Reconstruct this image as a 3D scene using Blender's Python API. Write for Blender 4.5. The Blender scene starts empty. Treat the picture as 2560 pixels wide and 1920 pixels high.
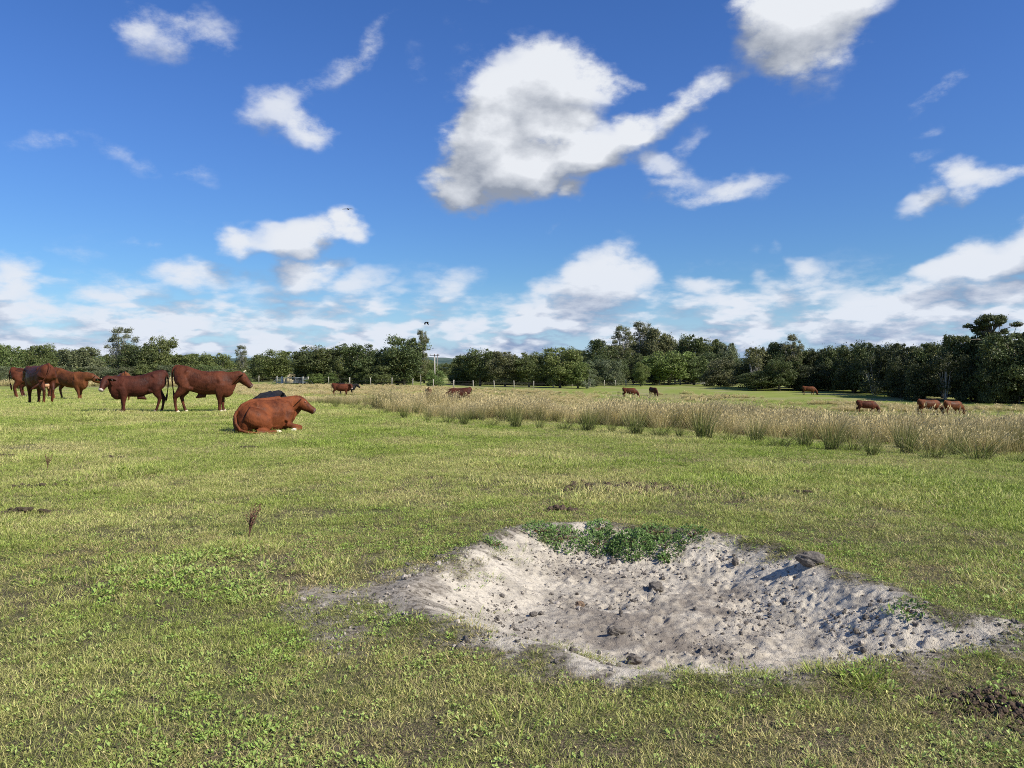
import bpy, math, random
import numpy as np
from mathutils import Vector, Matrix, Euler

scene = bpy.context.scene
col = scene.collection
R = math.radians
# ------------------------------------------------------------------ camera
EYE = 1.5
FPX = 1930.0            # focal length in pixels of the 2560 px wide photograph
HOR = 922.0             # pixel row of the horizon
cam_d = bpy.data.cameras.new('camera')
cam = bpy.data.objects.new('camera', cam_d)
col.objects.link(cam)
cam_d.sensor_width = 36.0
cam_d.lens = 36.0 * FPX / 2560.0
cam_d.clip_start = 0.1
cam_d.clip_end = 20000
cam.location = (0, 0, EYE)
cam.rotation_euler = (math.pi / 2 - math.atan((960 - HOR) / FPX), 0, 0)
scene.camera = cam
# ------------------------------------------------------------------ light
SUN_AZ, SUN_EL = 120.0, 39.0        # azimuth clockwise from the viewing direction (+Y)
SX, SY, SZ = (math.sin(R(SUN_AZ)) * math.cos(R(SUN_EL)), math.cos(R(SUN_AZ)) * math.cos(R(SUN_EL)), math.sin(R(SUN_EL)))
sun_d = bpy.data.lights.new('sun', 'SUN')
sun_d.energy = 5.0
sun_d.angle = R(0.53)
sun_d.color = (1.0, 0.94, 0.84)
sun = bpy.data.objects.new('sun', sun_d)
sun.rotation_euler = Vector((SX, SY, SZ)).to_track_quat('Z', 'Y').to_euler()
sun.location = (40, -30, 60)
col.objects.link(sun)
scene.view_settings.view_transform = 'Standard'
scene.view_settings.look = 'None'
scene.view_settings.exposure = 0.42
scene.view_settings.gamma = 1.0
scene.view_settings.use_curve_mapping = False
scene.render.engine = 'CYCLES'
scene.cycles.max_bounces = 5
scene.cycles.diffuse_bounces = 3
scene.cycles.glossy_bounces = 2
scene.cycles.transmission_bounces = 3
scene.cycles.transparent_max_bounces = 4
scene.cycles.use_denoising = False
scene.cycles.filter_width = 1.0

# ------------------------------------------------------------------ node helper
class NT:
    def __init__(s, tree): s.t = tree
    def n(s, typ, props=None, **ins):
        nd = s.t.nodes.new(typ)
        for k, v in (props or {}).items(): setattr(nd, k, v)
        for k, v in ins.items():
            key = int(k[1:]) if k[0] == 'i' and k[1:].isdigit() else k.replace('_', ' ')
            s.set(nd.inputs[key], v)
        return nd
    def set(s, sock, v):
        if isinstance(v, bpy.types.NodeSocket): s.t.links.new(v, sock)
        elif isinstance(v, bpy.types.Node): s.t.links.new(v.outputs[0], sock)
        else: sock.default_value = v
    def m(s, op, a, b=0.0, c=None, clamp=False):
        nd = s.t.nodes.new('ShaderNodeMath'); nd.operation = op; nd.use_clamp = clamp
        s.set(nd.inputs[0], a); s.set(nd.inputs[1], b)
        if c is not None: s.set(nd.inputs[2], c)
        return nd.outputs[0]
    def v(s, op, a, b=None, sc=None):
        nd = s.t.nodes.new('ShaderNodeVectorMath'); nd.operation = op
        s.set(nd.inputs[0], a)
        if b is not None: s.set(nd.inputs[1], b)
        if sc is not None: s.set(nd.inputs['Scale'], sc)
        return nd.outputs['Value'] if op in ('LENGTH', 'DOT_PRODUCT') else nd.outputs[0]
    def ramp(s, x, a, b, lo=0.0, hi=1.0, smooth=True):
        nd = s.t.nodes.new('ShaderNodeMapRange')
        nd.interpolation_type = 'SMOOTHSTEP' if smooth else 'LINEAR'
        s.set(nd.inputs[0], x); s.set(nd.inputs[1], a); s.set(nd.inputs[2], b)
        nd.inputs[3].default_value = lo; nd.inputs[4].default_value = hi
        return nd.outputs[0]
    def mix(s, f, a, b, blend='MIX'):
        nd = s.t.nodes.new('ShaderNodeMix'); nd.data_type = 'RGBA'; nd.blend_type = blend
        s.set(nd.inputs[0], f)
        for sock, v in ((nd.inputs[6], a), (nd.inputs[7], b)):
            s.set(sock, tuple(v) + (1.0,) if isinstance(v, (tuple, list)) and len(v) == 3 else v)
        return nd.outputs[2]
    def noise(s, vec, scale, detail=3, rough=0.55, dist=0.0):
        nd = s.t.nodes.new('ShaderNodeTexNoise')
        if vec is not None: s.set(nd.inputs['Vector'], vec)
        nd.inputs['Scale'].default_value = scale; nd.inputs['Detail'].default_value = detail
        nd.inputs['Roughness'].default_value = rough; nd.inputs['Distortion'].default_value = dist
        return nd

# ------------------------------------------------------------------ sky: Nishita with a procedural cloud layer
PITCH = math.atan((960 - HOR) / FPX)
def px_dir(px, py):
    x = (px - 1280) / FPX; yv = (960 - py) / FPX
    c, s_ = math.cos(-PITCH), math.sin(-PITCH)
    d = Vector((x, c - yv * s_, s_ + yv * c))
    return d.normalized()
def px_azel(px, py):
    d = px_dir(px, py)
    return math.atan2(d.x, d.y), math.asin(d.z)
# clouds: centre px, centre py, half width, half height, tilt in degrees (counter-clockwise), strength
CLOUDS = [
 (1390,185,185,95,-10,1.05),(1300,250,175,120,15,1.1),(1230,360,170,125,28,1.15),(1175,450,130,80,15,1.05),(1280,420,140,85,0,1.05),(1375,310,150,80,0,1.0),(1330,400,150,95,0,1.1),
 (1540,185,85,30,-20,.6),(1450,370,130,85,10,1.0),(1570,325,150,62,20,.9),(1710,262,150,48,24,.72),(1810,215,90,26,30,.42),(1440,460,70,40,0,.8),
 (1650,410,130,45,-18,.55),(1790,478,160,36,10,.62),(1690,460,90,35,0,.5),(1890,465,70,35,25,.45),
 (2000,60,190,120,10,1.0),(1980,150,130,80,0,.85),(2110,20,140,90,20,.9),(1930,10,130,90,0,.8),(2020,200,80,60,0,.45),
 (400,95,80,60,10,.6),(510,100,100,55,0,.55),(450,130,70,50,0,.5),
 (870,150,150,42,28,.52),(760,200,90,45,20,.42),(960,90,70,30,45,.35),(1050,180,60,60,0,.28),
 (700,280,90,70,0,.62),(760,310,85,60,0,.66),(650,310,60,45,0,.5),
 (110,352,110,38,18,.4),(330,390,120,35,-18,.38),(440,430,80,32,-10,.4),
 (760,600,150,55,14,.85),(855,575,60,50,-30,.9),(600,615,75,50,0,.75),(700,625,120,35,0,.7),
 (440,680,130,45,0,.72),(780,680,110,65,0,.8),(900,710,120,50,0,.65),(560,690,80,30,0,.45),
 (362,605,60,32,0,.42),(15,695,60,65,0,.75),(160,640,110,24,0,.34),(270,735,130,45,0,.68),(30,770,120,55,0,.8),
 (1500,700,165,95,4,.92),(1430,750,110,60,0,.8),(1600,690,70,50,0,.75),
 (1750,725,110,42,0,.68),(1980,735,120,48,12,.68),(1850,780,150,55,0,.66),(2040,700,90,45,15,.66),(1900,710,60,35,0,.5),
 (2220,770,200,65,6,.9),(2080,800,150,60,10,.75),(2330,740,140,50,0,.8),(2450,660,150,65,20,.9),(2560,620,110,70,20,.9),
 (2350,690,85,45,0,.8),(2480,750,130,60,0,.9),(2150,740,90,45,0,.6),
 (2350,220,95,34,28,.5),(2290,260,60,30,50,.4),(2310,350,65,26,20,.38),(2300,515,70,38,35,.62),(2440,450,110,42,0,.68),(2380,495,70,26,18,.55),(2540,440,90,30,0,.6),(2280,435,70,20,20,.38),
 (1200,150,90,60,20,.36),(1180,30,90,60,0,.34),(1120,240,80,50,45,.3),(1720,360,70,40,40,.4),
 (1900,618,45,26,0,.34),(1975,640,35,22,0,.32),(1690,558,40,18,0,.3),(1360,595,60,18,30,.3),(460,560,50,22,0,.3),(1150,720,90,45,10,.5),(1280,770,100,40,0,.5),
 (1100,770,110,40,0,.5),(300,800,330,62,0,.72),(90,850,200,50,0,.7),(640,780,260,58,0,.66),(860,830,260,50,0,.6),(1050,850,200,40,0,.5),(2100,830,260,45,0,.66),(1700,840,220,40,0,.6),(1360,850,180,35,0,.5),(60,560,60,20,0,.0),(1560,800,200,60,0,.6),(1320,800,120,40,0,.4)]
world = bpy.data.worlds.new('World'); scene.world = world; world.use_nodes = True
wt = world.node_tree; wt.nodes.clear(); W = NT(wt)
fg = bpy.data.node_groups.new('cloud_field', 'ShaderNodeTree')
fg.interface.new_socket('Dir', in_out='INPUT', socket_type='NodeSocketVector')
fg.interface.new_socket('Field', in_out='OUTPUT', socket_type='NodeSocketFloat')
fg.interface.new_socket('Alpha', in_out='OUTPUT', socket_type='NodeSocketFloat')
F = NT(fg)
gi = fg.nodes.new('NodeGroupInput'); go = fg.nodes.new('NodeGroupOutput')
dirv = F.v('NORMALIZE', gi.outputs[0])
sp = F.n('ShaderNodeSeparateXYZ', i0=dirv)
el = F.m('ARCSINE', sp.outputs[2])
az = F.m('ARCTAN2', sp.outputs[0], sp.outputs[1])
vz = F.n('ShaderNodeMapping', i0=dirv); vz.inputs['Scale'].default_value = (1, 1, 1.7)
n_warp = F.noise(vz.outputs[0], 6.5, 4, .6)
warp = F.v('SUBTRACT', n_warp.outputs[1], (.5, .5, .5))
p2 = F.n('ShaderNodeCombineXYZ', i0=az, i1=el)
p2 = F.v('ADD', p2.outputs[0], F.v('MULTIPLY', warp, (.13, .085, 0)))
# every blob is an ellipse written as one quadratic form in (azimuth, elevation): two dot products each
ONE = F.n('ShaderNodeSeparateXYZ', i0=p2)
PX, PY = ONE.outputs[0], ONE.outputs[1]
def basis(k_):
    """(x, y, 1) and (x2, y2, xy); the tiny term only makes Cycles evaluate the blobs chunk after chunk"""
    px_ = PX if k_ is None else F.m('MULTIPLY_ADD', k_, 1e-7, PX)
    c1_ = fg.nodes.new('ShaderNodeCombineXYZ'); F.set(c1_.inputs[0], px_); F.set(c1_.inputs[1], PY); c1_.inputs[2].default_value = 1
    c2_ = fg.nodes.new('ShaderNodeCombineXYZ'); F.set(c2_.inputs[0], F.m('MULTIPLY', px_, px_)); F.set(c2_.inputs[1], F.m('MULTIPLY', PY, PY)); F.set(c2_.inputs[2], F.m('MULTIPLY', px_, PY))
    return c1_.outputs[0], c2_.outputs[0]
acc = None
for i_, (cx, cy, rx, ry, rot, w) in enumerate(c_ for c_ in CLOUDS if c_[5] > 0):
    if i_ % 8 == 0: B1, B2 = basis(acc)
    a, e = px_azel(cx, cy)
    ra, rb = 1.12 * rx / FPX, 1.12 * ry / FPX; ct, st = math.cos(R(rot)), math.sin(R(rot))
    # u = ((x-a)ct + (y-e)st)/ra ; v = (-(x-a)st + (y-e)ct)/rb
    A_, B_, C_ = ct / ra, st / ra, -(a * ct + e * st) / ra
    D_, E_, G_ = -st / rb, ct / rb, (a * st - e * ct) / rb
    q2 = (A_ * A_ + D_ * D_, B_ * B_ + E_ * E_, 2 * (A_ * B_ + D_ * E_))
    q1 = (2 * (A_ * C_ + D_ * G_), 2 * (B_ * C_ + E_ * G_), C_ * C_ + G_ * G_)
    f = F.m('ADD', F.v('DOT_PRODUCT', B2, tuple(-w * k for k in q2)), F.v('DOT_PRODUCT', B1, (-w * q1[0], -w * q1[1], w * (1 - q1[2]))))
    acc = f if acc is None else F.m('SMOOTH_MAX', acc, f, 0.12)
# broken cumulus band along the horizon, all the way round, and scattered cumulus elsewhere in the sky
vb = F.n('ShaderNodeMapping', i0=dirv); vb.inputs['Scale'].default_value = (1, 1, 3.0)
cov = F.noise(vb.outputs[0], 9.5, 3, .6)
band = F.ramp(el, R(1.0), R(10.5), 1.0, 0.0)
bf = F.m('MULTIPLY', band, F.m('MULTIPLY_ADD', cov.outputs[0], 3.0, -.78))
acc = F.m('MAXIMUM', acc, F.m('MULTIPLY', bf, 1.0))
sc_n = F.noise(vz.outputs[0], 2.6, 2, .5)
side = F.ramp(F.m('ABSOLUTE', az), R(37), R(52))
up = F.ramp(el, R(30), R(42))
scat = F.m('MULTIPLY', F.m('MULTIPLY_ADD', sc_n.outputs[0], 3.4, -1.75), F.m('MAXIMUM', side, up))
acc = F.m('MAXIMUM', acc, scat)
fb1 = F.noise(vz.outputs[0], 12.0, 7, .66)
fb2 = F.noise(vb.outputs[0], 26.0, 5, .6)
fmix = F.n('ShaderNodeMix', i0=band, i2=fb1.outputs[0], i3=fb2.outputs[0])
acc = F.m('MAXIMUM', acc, -.3)
D = F.m('ADD', F.m('MULTIPLY', acc, 1.25), F.m('MULTIPLY_ADD', fmix.outputs[0], 2.3, -1.50))
F.set(go.inputs[0], F.m('ADD', F.m('MULTIPLY', acc, 1.3), F.m('MULTIPLY', fmix.outputs[0], F.m('MULTIPLY_ADD', band, .9, .7))))
al = F.ramp(D, -.12, .62)
al = F.m('MULTIPLY', al, F.ramp(acc, .0, .80, 0, 1))
F.set(go.inputs[1], al)

sky = wt.nodes.new('ShaderNodeTexSky'); sky.sky_type = 'NISHITA'; sky.sun_disc = False
sky.sun_elevation = R(SUN_EL); sky.sun_rotation = R(SUN_AZ)
sky.altitude = 50; sky.air_density = 1.0; sky.dust_density = 0.35; sky.ozone_density = 2.2
tc = wt.nodes.new('ShaderNodeTexCoord')
def cf(vec):
    g = wt.nodes.new('ShaderNodeGroup'); g.node_tree = fg; W.set(g.inputs[0], vec); return g
g0 = cf(tc.outputs['Generated'])
g1 = cf(W.v('ADD', tc.outputs['Generated'], (0.020, 0, 0.034)))
wsp = W.n('ShaderNodeSeparateXYZ', i0=tc.outputs['Generated'])
dl = W.m('SUBTRACT', g0.outputs[0], g1.outputs[0])
lit = W.m('MULTIPLY', dl, 1.7)
hz = W.ramp(wsp.outputs[2], 0.0, .25, 1.0, 0.0)
lit = W.m('ADD', lit, W.m('MULTIPLY_ADD', hz, -.26, .62), clamp=True)
cl_hi = W.mix(hz, (8.3, 8.6, 9.1), (7.6, 8.2, 9.2))
cl_lo = W.mix(hz, (2.9, 3.3, 4.1), (2.9, 3.8, 5.7))
ccol = W.mix(lit, cl_lo, cl_hi)
hs = W.n('ShaderNodeHueSaturation', Color=sky.outputs[0]); hs.inputs['Saturation'].default_value = 1.2; hs.inputs['Hue'].default_value = .502; hs.inputs['Value'].default_value=1.0
skyc = W.mix(1.0, hs.outputs[0], W.mix(W.ramp(wsp.outputs[2], 0.0, .35, 1.0, 0.0), (.80, .98, 1.40), (.59, .88, 1.16)), 'MULTIPLY')
# pale air low over the horizon
skyc = W.mix(W.ramp(wsp.outputs[2], -.01, .12, .60, 0.0), skyc, (5.6, 7.4, 10.4))
fin = W.mix(g0.outputs[1], skyc, ccol)
bg = W.n('ShaderNodeBackground', Color=fin, Strength=0.074)
wo = wt.nodes.new('ShaderNodeOutputWorld'); wt.links.new(bg.outputs[0], wo.inputs[0])
world.cycles.sampling_method = 'MANUAL'; world.cycles.sample_map_resolution = 512

# ------------------------------------------------------------------ numpy noise
def _h(ix, iy, seed):
    n = (ix.astype(np.int64) * 374761393 + iy.astype(np.int64) * 668265263 + seed * 1442695041) & 0xffffffff
    n = ((n ^ (n >> 13)) * 1274126177) & 0xffffffff
    return ((n ^ (n >> 16)) & 0xffff) / 65535.0
def vn(x, y, seed=0):
    x = np.asarray(x, float); y = np.asarray(y, float)
    ix = np.floor(x); iy = np.floor(y); fx = x - ix; fy = y - iy
    fx = fx * fx * (3 - 2 * fx); fy = fy * fy * (3 - 2 * fy)
    a = _h(ix, iy, seed); b = _h(ix + 1, iy, seed); c = _h(ix, iy + 1, seed); d = _h(ix + 1, iy + 1, seed)
    return (a * (1 - fx) + b * fx) * (1 - fy) + (c * (1 - fx) + d * fx) * fy
def fbm(x, y, sc, octv=4, seed=0, g=.5):
    s = 0; a = 1; t = 0
    for i in range(octv):
        s = s + a * vn(x * sc + 17.3 * i, y * sc - 9.1 * i, seed + i); t += a; a *= g; sc = sc * 2.03
    return s / t
def sst(x, a, b):
    t = np.clip((x - a) / (b - a), 0, 1); return t * t * (3 - 2 * t)

# ------------------------------------------------------------------ terrain height
def base_z(x, y):
    x = np.asarray(x, float); y = np.asarray(y, float)
    d = np.hypot(x, y); azd = np.degrees(np.arctan2(x, y))
    A = np.interp(azd, [-120, -60, -35, -20, -8, 0, 8, 20, 35, 60, 120], [.8, .85, .9, 1.0, 1.3, 1.8, 2.3, 2.5, 2.5, 1.6, .8])
    st = np.interp(azd, [-25, 22], [25, 10]); en = np.interp(azd, [-25, 22], [88, 60])
    t = np.clip((d - st) / (en - st), 0, 1)
    drop = A * t * t * (3 - 2 * t)
    drop = drop - .45 * sst(d, 100, 150) * sst(azd, -5, 15)
    z = -drop
    z += .12 * np.exp(-((x + 17) ** 2 + (y - 28) ** 2) / 90.0)
    z += .05 * (fbm(x, y, .35, 3, 5) - .5) * sst(d, 3, 9)
    z += .018 * (fbm(x, y, 1.7, 3, 9) - .5)
    return z
PIT = [(1020,1492),(1075,1452),(1150,1410),(1240,1348),(1330,1325),(1500,1318),(1700,1335),(1850,1352),(1960,1375),(2060,1430),(2170,1465),(2300,1530),(2430,1562),(2590,1590),
       (2500,1628),(2330,1645),(2180,1672),(2050,1700),(1900,1712),(1760,1702),(1600,1690),(1480,1672),(1380,1630),(1260,1605),(1160,1580),(1080,1540)]
def flat_pt(px, py):
    d = EYE * FPX / (py - HOR); return ((px - 1280) / FPX * d, d)
PITW = np.array([flat_pt(*p) for p in PIT])
def poly_sd(x, y, P):
    x = np.asarray(x, float); y = np.asarray(y, float)
    dmin = np.full(x.shape, 1e9); inside = np.zeros(x.shape, bool)
    n = len(P)
    for i in range(n):
        ax, ay = P[i]; bx, by = P[(i + 1) % n]
        ex, ey = bx - ax, by - ay
        t = np.clip(((x - ax) * ex + (y - ay) * ey) / (ex * ex + ey * ey), 0, 1)
        dmin = np.minimum(dmin, np.hypot(x - ax - t * ex, y - ay - t * ey))
        c = ((ay > y) != (by > y)) & (x < (bx - ax) * (y - ay) / (by - ay + 1e-12) + ax)
        inside ^= c
    return np.where(inside, dmin, -dmin)
def pit_sd(x, y):
    """signed distance into the sandy hollow (positive inside), with a ragged edge"""
    x = np.asarray(x, float); y = np.asarray(y, float)
    r = np.full(x.shape, -5.0)
    m = (x > -3) & (x < 5) & (y > 2.2) & (y < 9.5)
    if m.any():
        xm, ym = x[m], y[m]
        s = poly_sd(xm, ym, PITW)
        s = s + .56 * (fbm(xm, ym, 2.4, 4, 31) - .5) + .42 * (fbm(xm, ym, 8, 4, 33, .6) - .5)
        # thin sandy scatter left of the hollow
        s = np.maximum(s, np.minimum(.10 + .9 * (fbm(xm, ym, 3.1, 4, 35, .6) - .56) - .20 * np.hypot((xm + .70) / .60, (ym - 5.15) / .80) ** 2, .015))
        r[m] = s
    return r
rng = np.random.default_rng(7)
CR = []
while len(CR) < 150:
    x, y = rng.uniform(-1.2, 3.2), rng.uniform(3.6, 7.4)
    if pit_sd(np.array([x]), np.array([y]))[0] > .12:
        CR.append((x, y, rng.uniform(.025, .075), rng.uniform(.2, .65), rng.uniform(0, 3.14), rng.uniform(.55, 1)))
def height(x, y):
    x = np.asarray(x, float); y = np.asarray(y, float)
    z = base_z(x, y)
    s = pit_sd(x, y)
    m = s > -.6
    if m.any():
        xm, ym, sm = x[m], y[m], s[m]
        raw = poly_sd(xm, ym, PITW)
        dz = -.23 * sst(raw, -.08, .7) + .035 * np.exp(-((raw + .05) / .14) ** 2)
        rough = sst(sm, -.02, .25) * (.30 + .70 * sst(xm + .35 * (ym - 5.2), -.2, 1.1))
        dz += rough * (.07 * (fbm(xm, ym, 1.6, 3, 41) - .5) + .06 * (fbm(xm, ym, 5.5, 5, 43, .6) - .5))
        rid = 1 - np.abs(2 * fbm(xm, ym, 8, 4, 47, .6) - 1)
        dz += rough * (.03 * (rid - .7) + .020 * (fbm(xm, ym, 26, 3, 49, .65) - .5))
        clod = np.clip(fbm(xm, ym, 17, 3, 53, .6) - .60, 0, 1)
        dz += rough * clod * .14 * sst(fbm(xm, ym, 2.2, 2, 55), .4, .65)
        cc = np.zeros_like(dz)
        for (cx, cy, r, h, a, q) in CR:
            k = (np.abs(xm - cx) < 2.2 * r) & (np.abs(ym - cy) < 2.2 * r)
            if not k.any(): continue
            ux = (xm[k] - cx) * math.cos(a) + (ym[k] - cy) * math.sin(a); uy = (-(xm[k] - cx) * math.sin(a) + (ym[k] - cy) * math.cos(a)) / q
            rr = np.hypot(ux, uy) / r
            cc[k] += r * h * (-.55 * np.exp(-(rr / .62) ** 2) + .24 * np.exp(-((rr - 1.1) / .35) ** 2))
        dz += rough * cc
        z = z.copy(); z[m] += dz
    return z
def hz1(x, y): return float(height(np.array([x]), np.array([y]))[0])
def P(px, py):
    """ground point seen at a pixel of the 2560x1920 photograph"""
    d = px_dir(px, py); lo, t = 0.0, .5
    while t < 900:
        x, y, z = d.x * t, d.y * t, EYE + d.z * t
        if z < float(base_z(np.array([x]), np.array([y]))[0]): break
        lo = t; t *= 1.02
    for _ in range(24):
        mid = (lo + t) / 2
        if EYE + d.z * mid < float(base_z(np.array([d.x * mid]), np.array([d.y * mid]))[0]): t = mid
        else: lo = mid
    if pit_sd(np.array([d.x * t]), np.array([d.y * t]))[0] > -.3:      # inside the hollow: go on down to its floor
        ts = t + np.arange(0, 3.0, .01)
        below = (EYE + d.z * ts) < height(d.x * ts, d.y * ts)
        if below.any(): t = float(ts[np.argmax(below)])
    return Vector((d.x * t, d.y * t, hz1(d.x * t, d.y * t)))
def at(px, dist):
    """ground point in pixel column px at depth y = dist"""
    x = (px - 1280) / FPX * dist
    return Vector((x, dist, hz1(x, dist)))
def scale_for(py_top, p):
    return (EYE + (HOR - py_top) / FPX * p.y) - p.z

# ------------------------------------------------------------------ object helpers
def tag(o, label=None, cat=None, group=None, kind=None):
    if label: o['label'] = label
    if cat: o['category'] = cat
    if group: o['group'] = group
    if kind: o['kind'] = kind
    return o
def link(o, parent=None):
    col.objects.link(o)
    if parent: o.parent = parent
    return o
def mobj(name, mesh, mat=None, parent=None, lk=True):
    o = bpy.data.objects.new(name, mesh)
    if mat and not mesh.materials: mesh.materials.append(mat)
    if lk: link(o, parent)
    return o
def empty(name, loc, rz=0):
    o = bpy.data.objects.new(name, None); o.location = loc; o.rotation_euler = (0, 0, rz); o.empty_display_size = .2
    return link(o)
def np_mesh(name, verts, faces, smooth=False, attrs=None):
    """verts (n,3), faces (m,k) arrays, k fixed"""
    me = bpy.data.meshes.new(name)
    verts = np.asarray(verts, np.float32); faces = np.asarray(faces, np.int32)
    k = faces.shape[1]
    me.vertices.add(len(verts)); me.vertices.foreach_set('co', verts.ravel())
    me.loops.add(faces.size); me.loops.foreach_set('vertex_index', faces.ravel())
    me.polygons.add(len(faces)); me.polygons.foreach_set('loop_start', np.arange(0, faces.size, k, dtype=np.int32))
    me.polygons.foreach_set('use_smooth', np.full(len(faces), smooth))
    for an, (dom, typ, data) in (attrs or {}).items():
        a = me.attributes.new(an, typ, dom)
        a.data.foreach_set('value' if typ == 'FLOAT' else 'vector', np.asarray(data, np.float32).ravel())
    me.update(calc_edges=True)
    return me
class MB:
    """collects tubes, boxes and lofts, builds one mesh"""
    def __init__(s): s.v = []; s.f = []
    def ring(s, c, rt, up, a, b, n=10):
        i0 = len(s.v)
        for k in range(n):
            t = 2 * math.pi * k / n
            s.v.append(tuple(c + rt * (a * math.cos(t)) + up * (b * math.sin(t))))
        return i0
    def loft(s, st, n=10):
        """st: list of (centre, right, up, a, b)"""
        r = [s.ring(Vector(c), Vector(rt), Vector(up), a, b, n) for (c, rt, up, a, b) in st]
        for i in range(len(r) - 1):
            for k in range(n):
                s.f.append((r[i] + k, r[i] + (k + 1) % n, r[i + 1] + (k + 1) % n, r[i + 1] + k))
        for idx, (c, *_), rev in ((r[0], st[0], True), (r[-1], st[-1], False)):
            ci = len(s.v); s.v.append(tuple(Vector(c)))
            for k in range(n):
                a, b = idx + k, idx + (k + 1) % n
                s.f.append((ci, b, a) if rev else (ci, a, b))
    def tube(s, pts, rad, n=8, hint=(0, 1, 0), flat=None):
        pts = [Vector(p) for p in pts]; st = []
        for i, p in enumerate(pts):
            t = (pts[min(i + 1, len(pts) - 1)] - pts[max(i - 1, 0)]).normalized()
            rt = Vector(hint) - t * t.dot(Vector(hint))
            if rt.length < 1e-3: rt = Vector((1, 0, 0)) - t * t.x
            rt.normalize(); up = t.cross(rt)
            r = rad[i] if isinstance(rad, (list, tuple)) else rad
            a, b = r if isinstance(r, (list, tuple)) else (r, r)
            st.append((p, rt, up, a, b))
        s.loft(st, n)
    def box(s, c, sz, rot=None):
        i0 = len(s.v); c = Vector(c)
        for dx in (-.5, .5):
            for dy in (-.5, .5):
                for dz in (-.5, .5):
                    q = Vector((dx * sz[0], dy * sz[1], dz * sz[2]))
                    if rot: q = rot @ q
                    s.v.append(tuple(c + q))
        for f in ((0, 1, 3, 2), (4, 6, 7, 5), (0, 4, 5, 1), (2, 3, 7, 6), (0, 2, 6, 4), (1, 5, 7, 3)):
            s.f.append(tuple(i0 + k for k in f))
    def bar(s, a, b, w, h=None):
        a, b = Vector(a), Vector(b); s.tube([a, b], [(w / 2, (h or w) / 2)] * 2, 6, (0, 0, 1) if abs((b - a).normalized().z) < .9 else (1, 0, 0))
    def mesh(s, name, smooth=True):
        me = bpy.data.meshes.new(name); me.from_pydata(s.v, [], s.f); me.update()
        if smooth:
            for p in me.polygons: p.use_smooth = True
        return me
    def build(s, name, mat, parent=None, smooth=True):
        return mobj(name, s.mesh(name, smooth), mat, parent)

# ------------------------------------------------------------------ materials
def new_mat(name):
    m = bpy.data.materials.new(name); m.use_nodes = True; m.node_tree.nodes.clear()
    return m, NT(m.node_tree)
def finish(m, T, color, rough=.8, spec=.3, trans=None, bump=None, bstr=.3, bdist=.02, sheen=0):
    b = T.n('ShaderNodeBsdfPrincipled')
    T.set(b.inputs['Base Color'], tuple(color) + (1,) if isinstance(color, (tuple, list)) and len(color) == 3 else color)
    T.set(b.inputs['Roughness'], rough); b.inputs['Specular IOR Level'].default_value = spec
    if sheen: b.inputs['Sheen Weight'].default_value = sheen; b.inputs['Sheen Roughness'].default_value = .4
    if bump is not None:
        bn = T.n('ShaderNodeBump', Height=bump); bn.inputs['Strength'].default_value = bstr; bn.inputs['Distance'].default_value = bdist
        T.t.links.new(bn.outputs[0], b.inputs['Normal'])
    out = T.n('ShaderNodeOutputMaterial')
    if trans:
        tr = T.n('ShaderNodeBsdfTranslucent'); T.set(tr.inputs[0], color)
        mx = T.n('ShaderNodeMixShader', i0=trans, i1=b.outputs[0], i2=tr.outputs[0])
        T.t.links.new(mx.outputs[0], out.inputs[0])
    else: T.t.links.new(b.outputs[0], out.inputs[0])
    return m
def simple(name, c, rough=.7, spec=.3, var=.25, scale=12):
    m, T = new_mat(name)
    tcn = T.n('ShaderNodeTexCoord')
    nz = T.noise(tcn.outputs['Object'], scale, 4)
    k = T.ramp(nz.outputs[0], .3, .7, 1 - var, 1 + var, False)
    cc = T.v('SCALE', tuple(c), sc=k)
    return finish(m, T, cc, rough, spec, bump=nz.outputs[0], bstr=.15, bdist=.01)
# ------------------------------------------------------------------ ground
def axis(lo, hi, step, far, g=1.09):
    mid = list(np.arange(lo, hi + 1e-6, step)); a = []; s = step; v = mid[-1]
    while v < far: s *= g; v += s; a.append(v)
    b = []; s = step; v = mid[0]
    while v > -far: s *= g; v -= s; b.append(v)
    return np.array(b[::-1] + mid + a)
gx = axis(-1.75, 3.7, .0145, 4000); gy = axis(3.35, 8.0, .0145, 4000)
GX, GY = np.meshgrid(gx, gy)
GZ = height(GX.ravel(), GY.ravel())
verts = np.stack([GX.ravel(), GY.ravel(), GZ], 1)
nx, ny = len(gx), len(gy)
I = (np.arange(ny - 1)[:, None] * nx + np.arange(nx - 1)[None, :]).ravel()
faces = np.stack([I, I + 1, I + 1 + nx, I + nx], 1)
RUSH_EDGE = [(-200, 966), (430, 967), (560, 975), (620, 992), (760, 1008), (900, 1022), (1000, 1040), (1060, 1050), (1200, 1061), (1300, 1067), (1500, 1077), (1700, 1091), (1900, 1106), (2100, 1122), (2250, 1137), (2450, 1146), (2700, 1152)]
RE = [(px, P(px, py)) for px, py in RUSH_EDGE]
def rush_edge_y(px): return np.interp(px, [p for p, _ in RE], [q.y for _, q in RE])
def rush_far(px): return np.interp(px, [0, 700, 1300, 1700, 1900, 2050, 2300, 2560], [128, 130, 118, 118, 104, 96, 84, 78])
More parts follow.
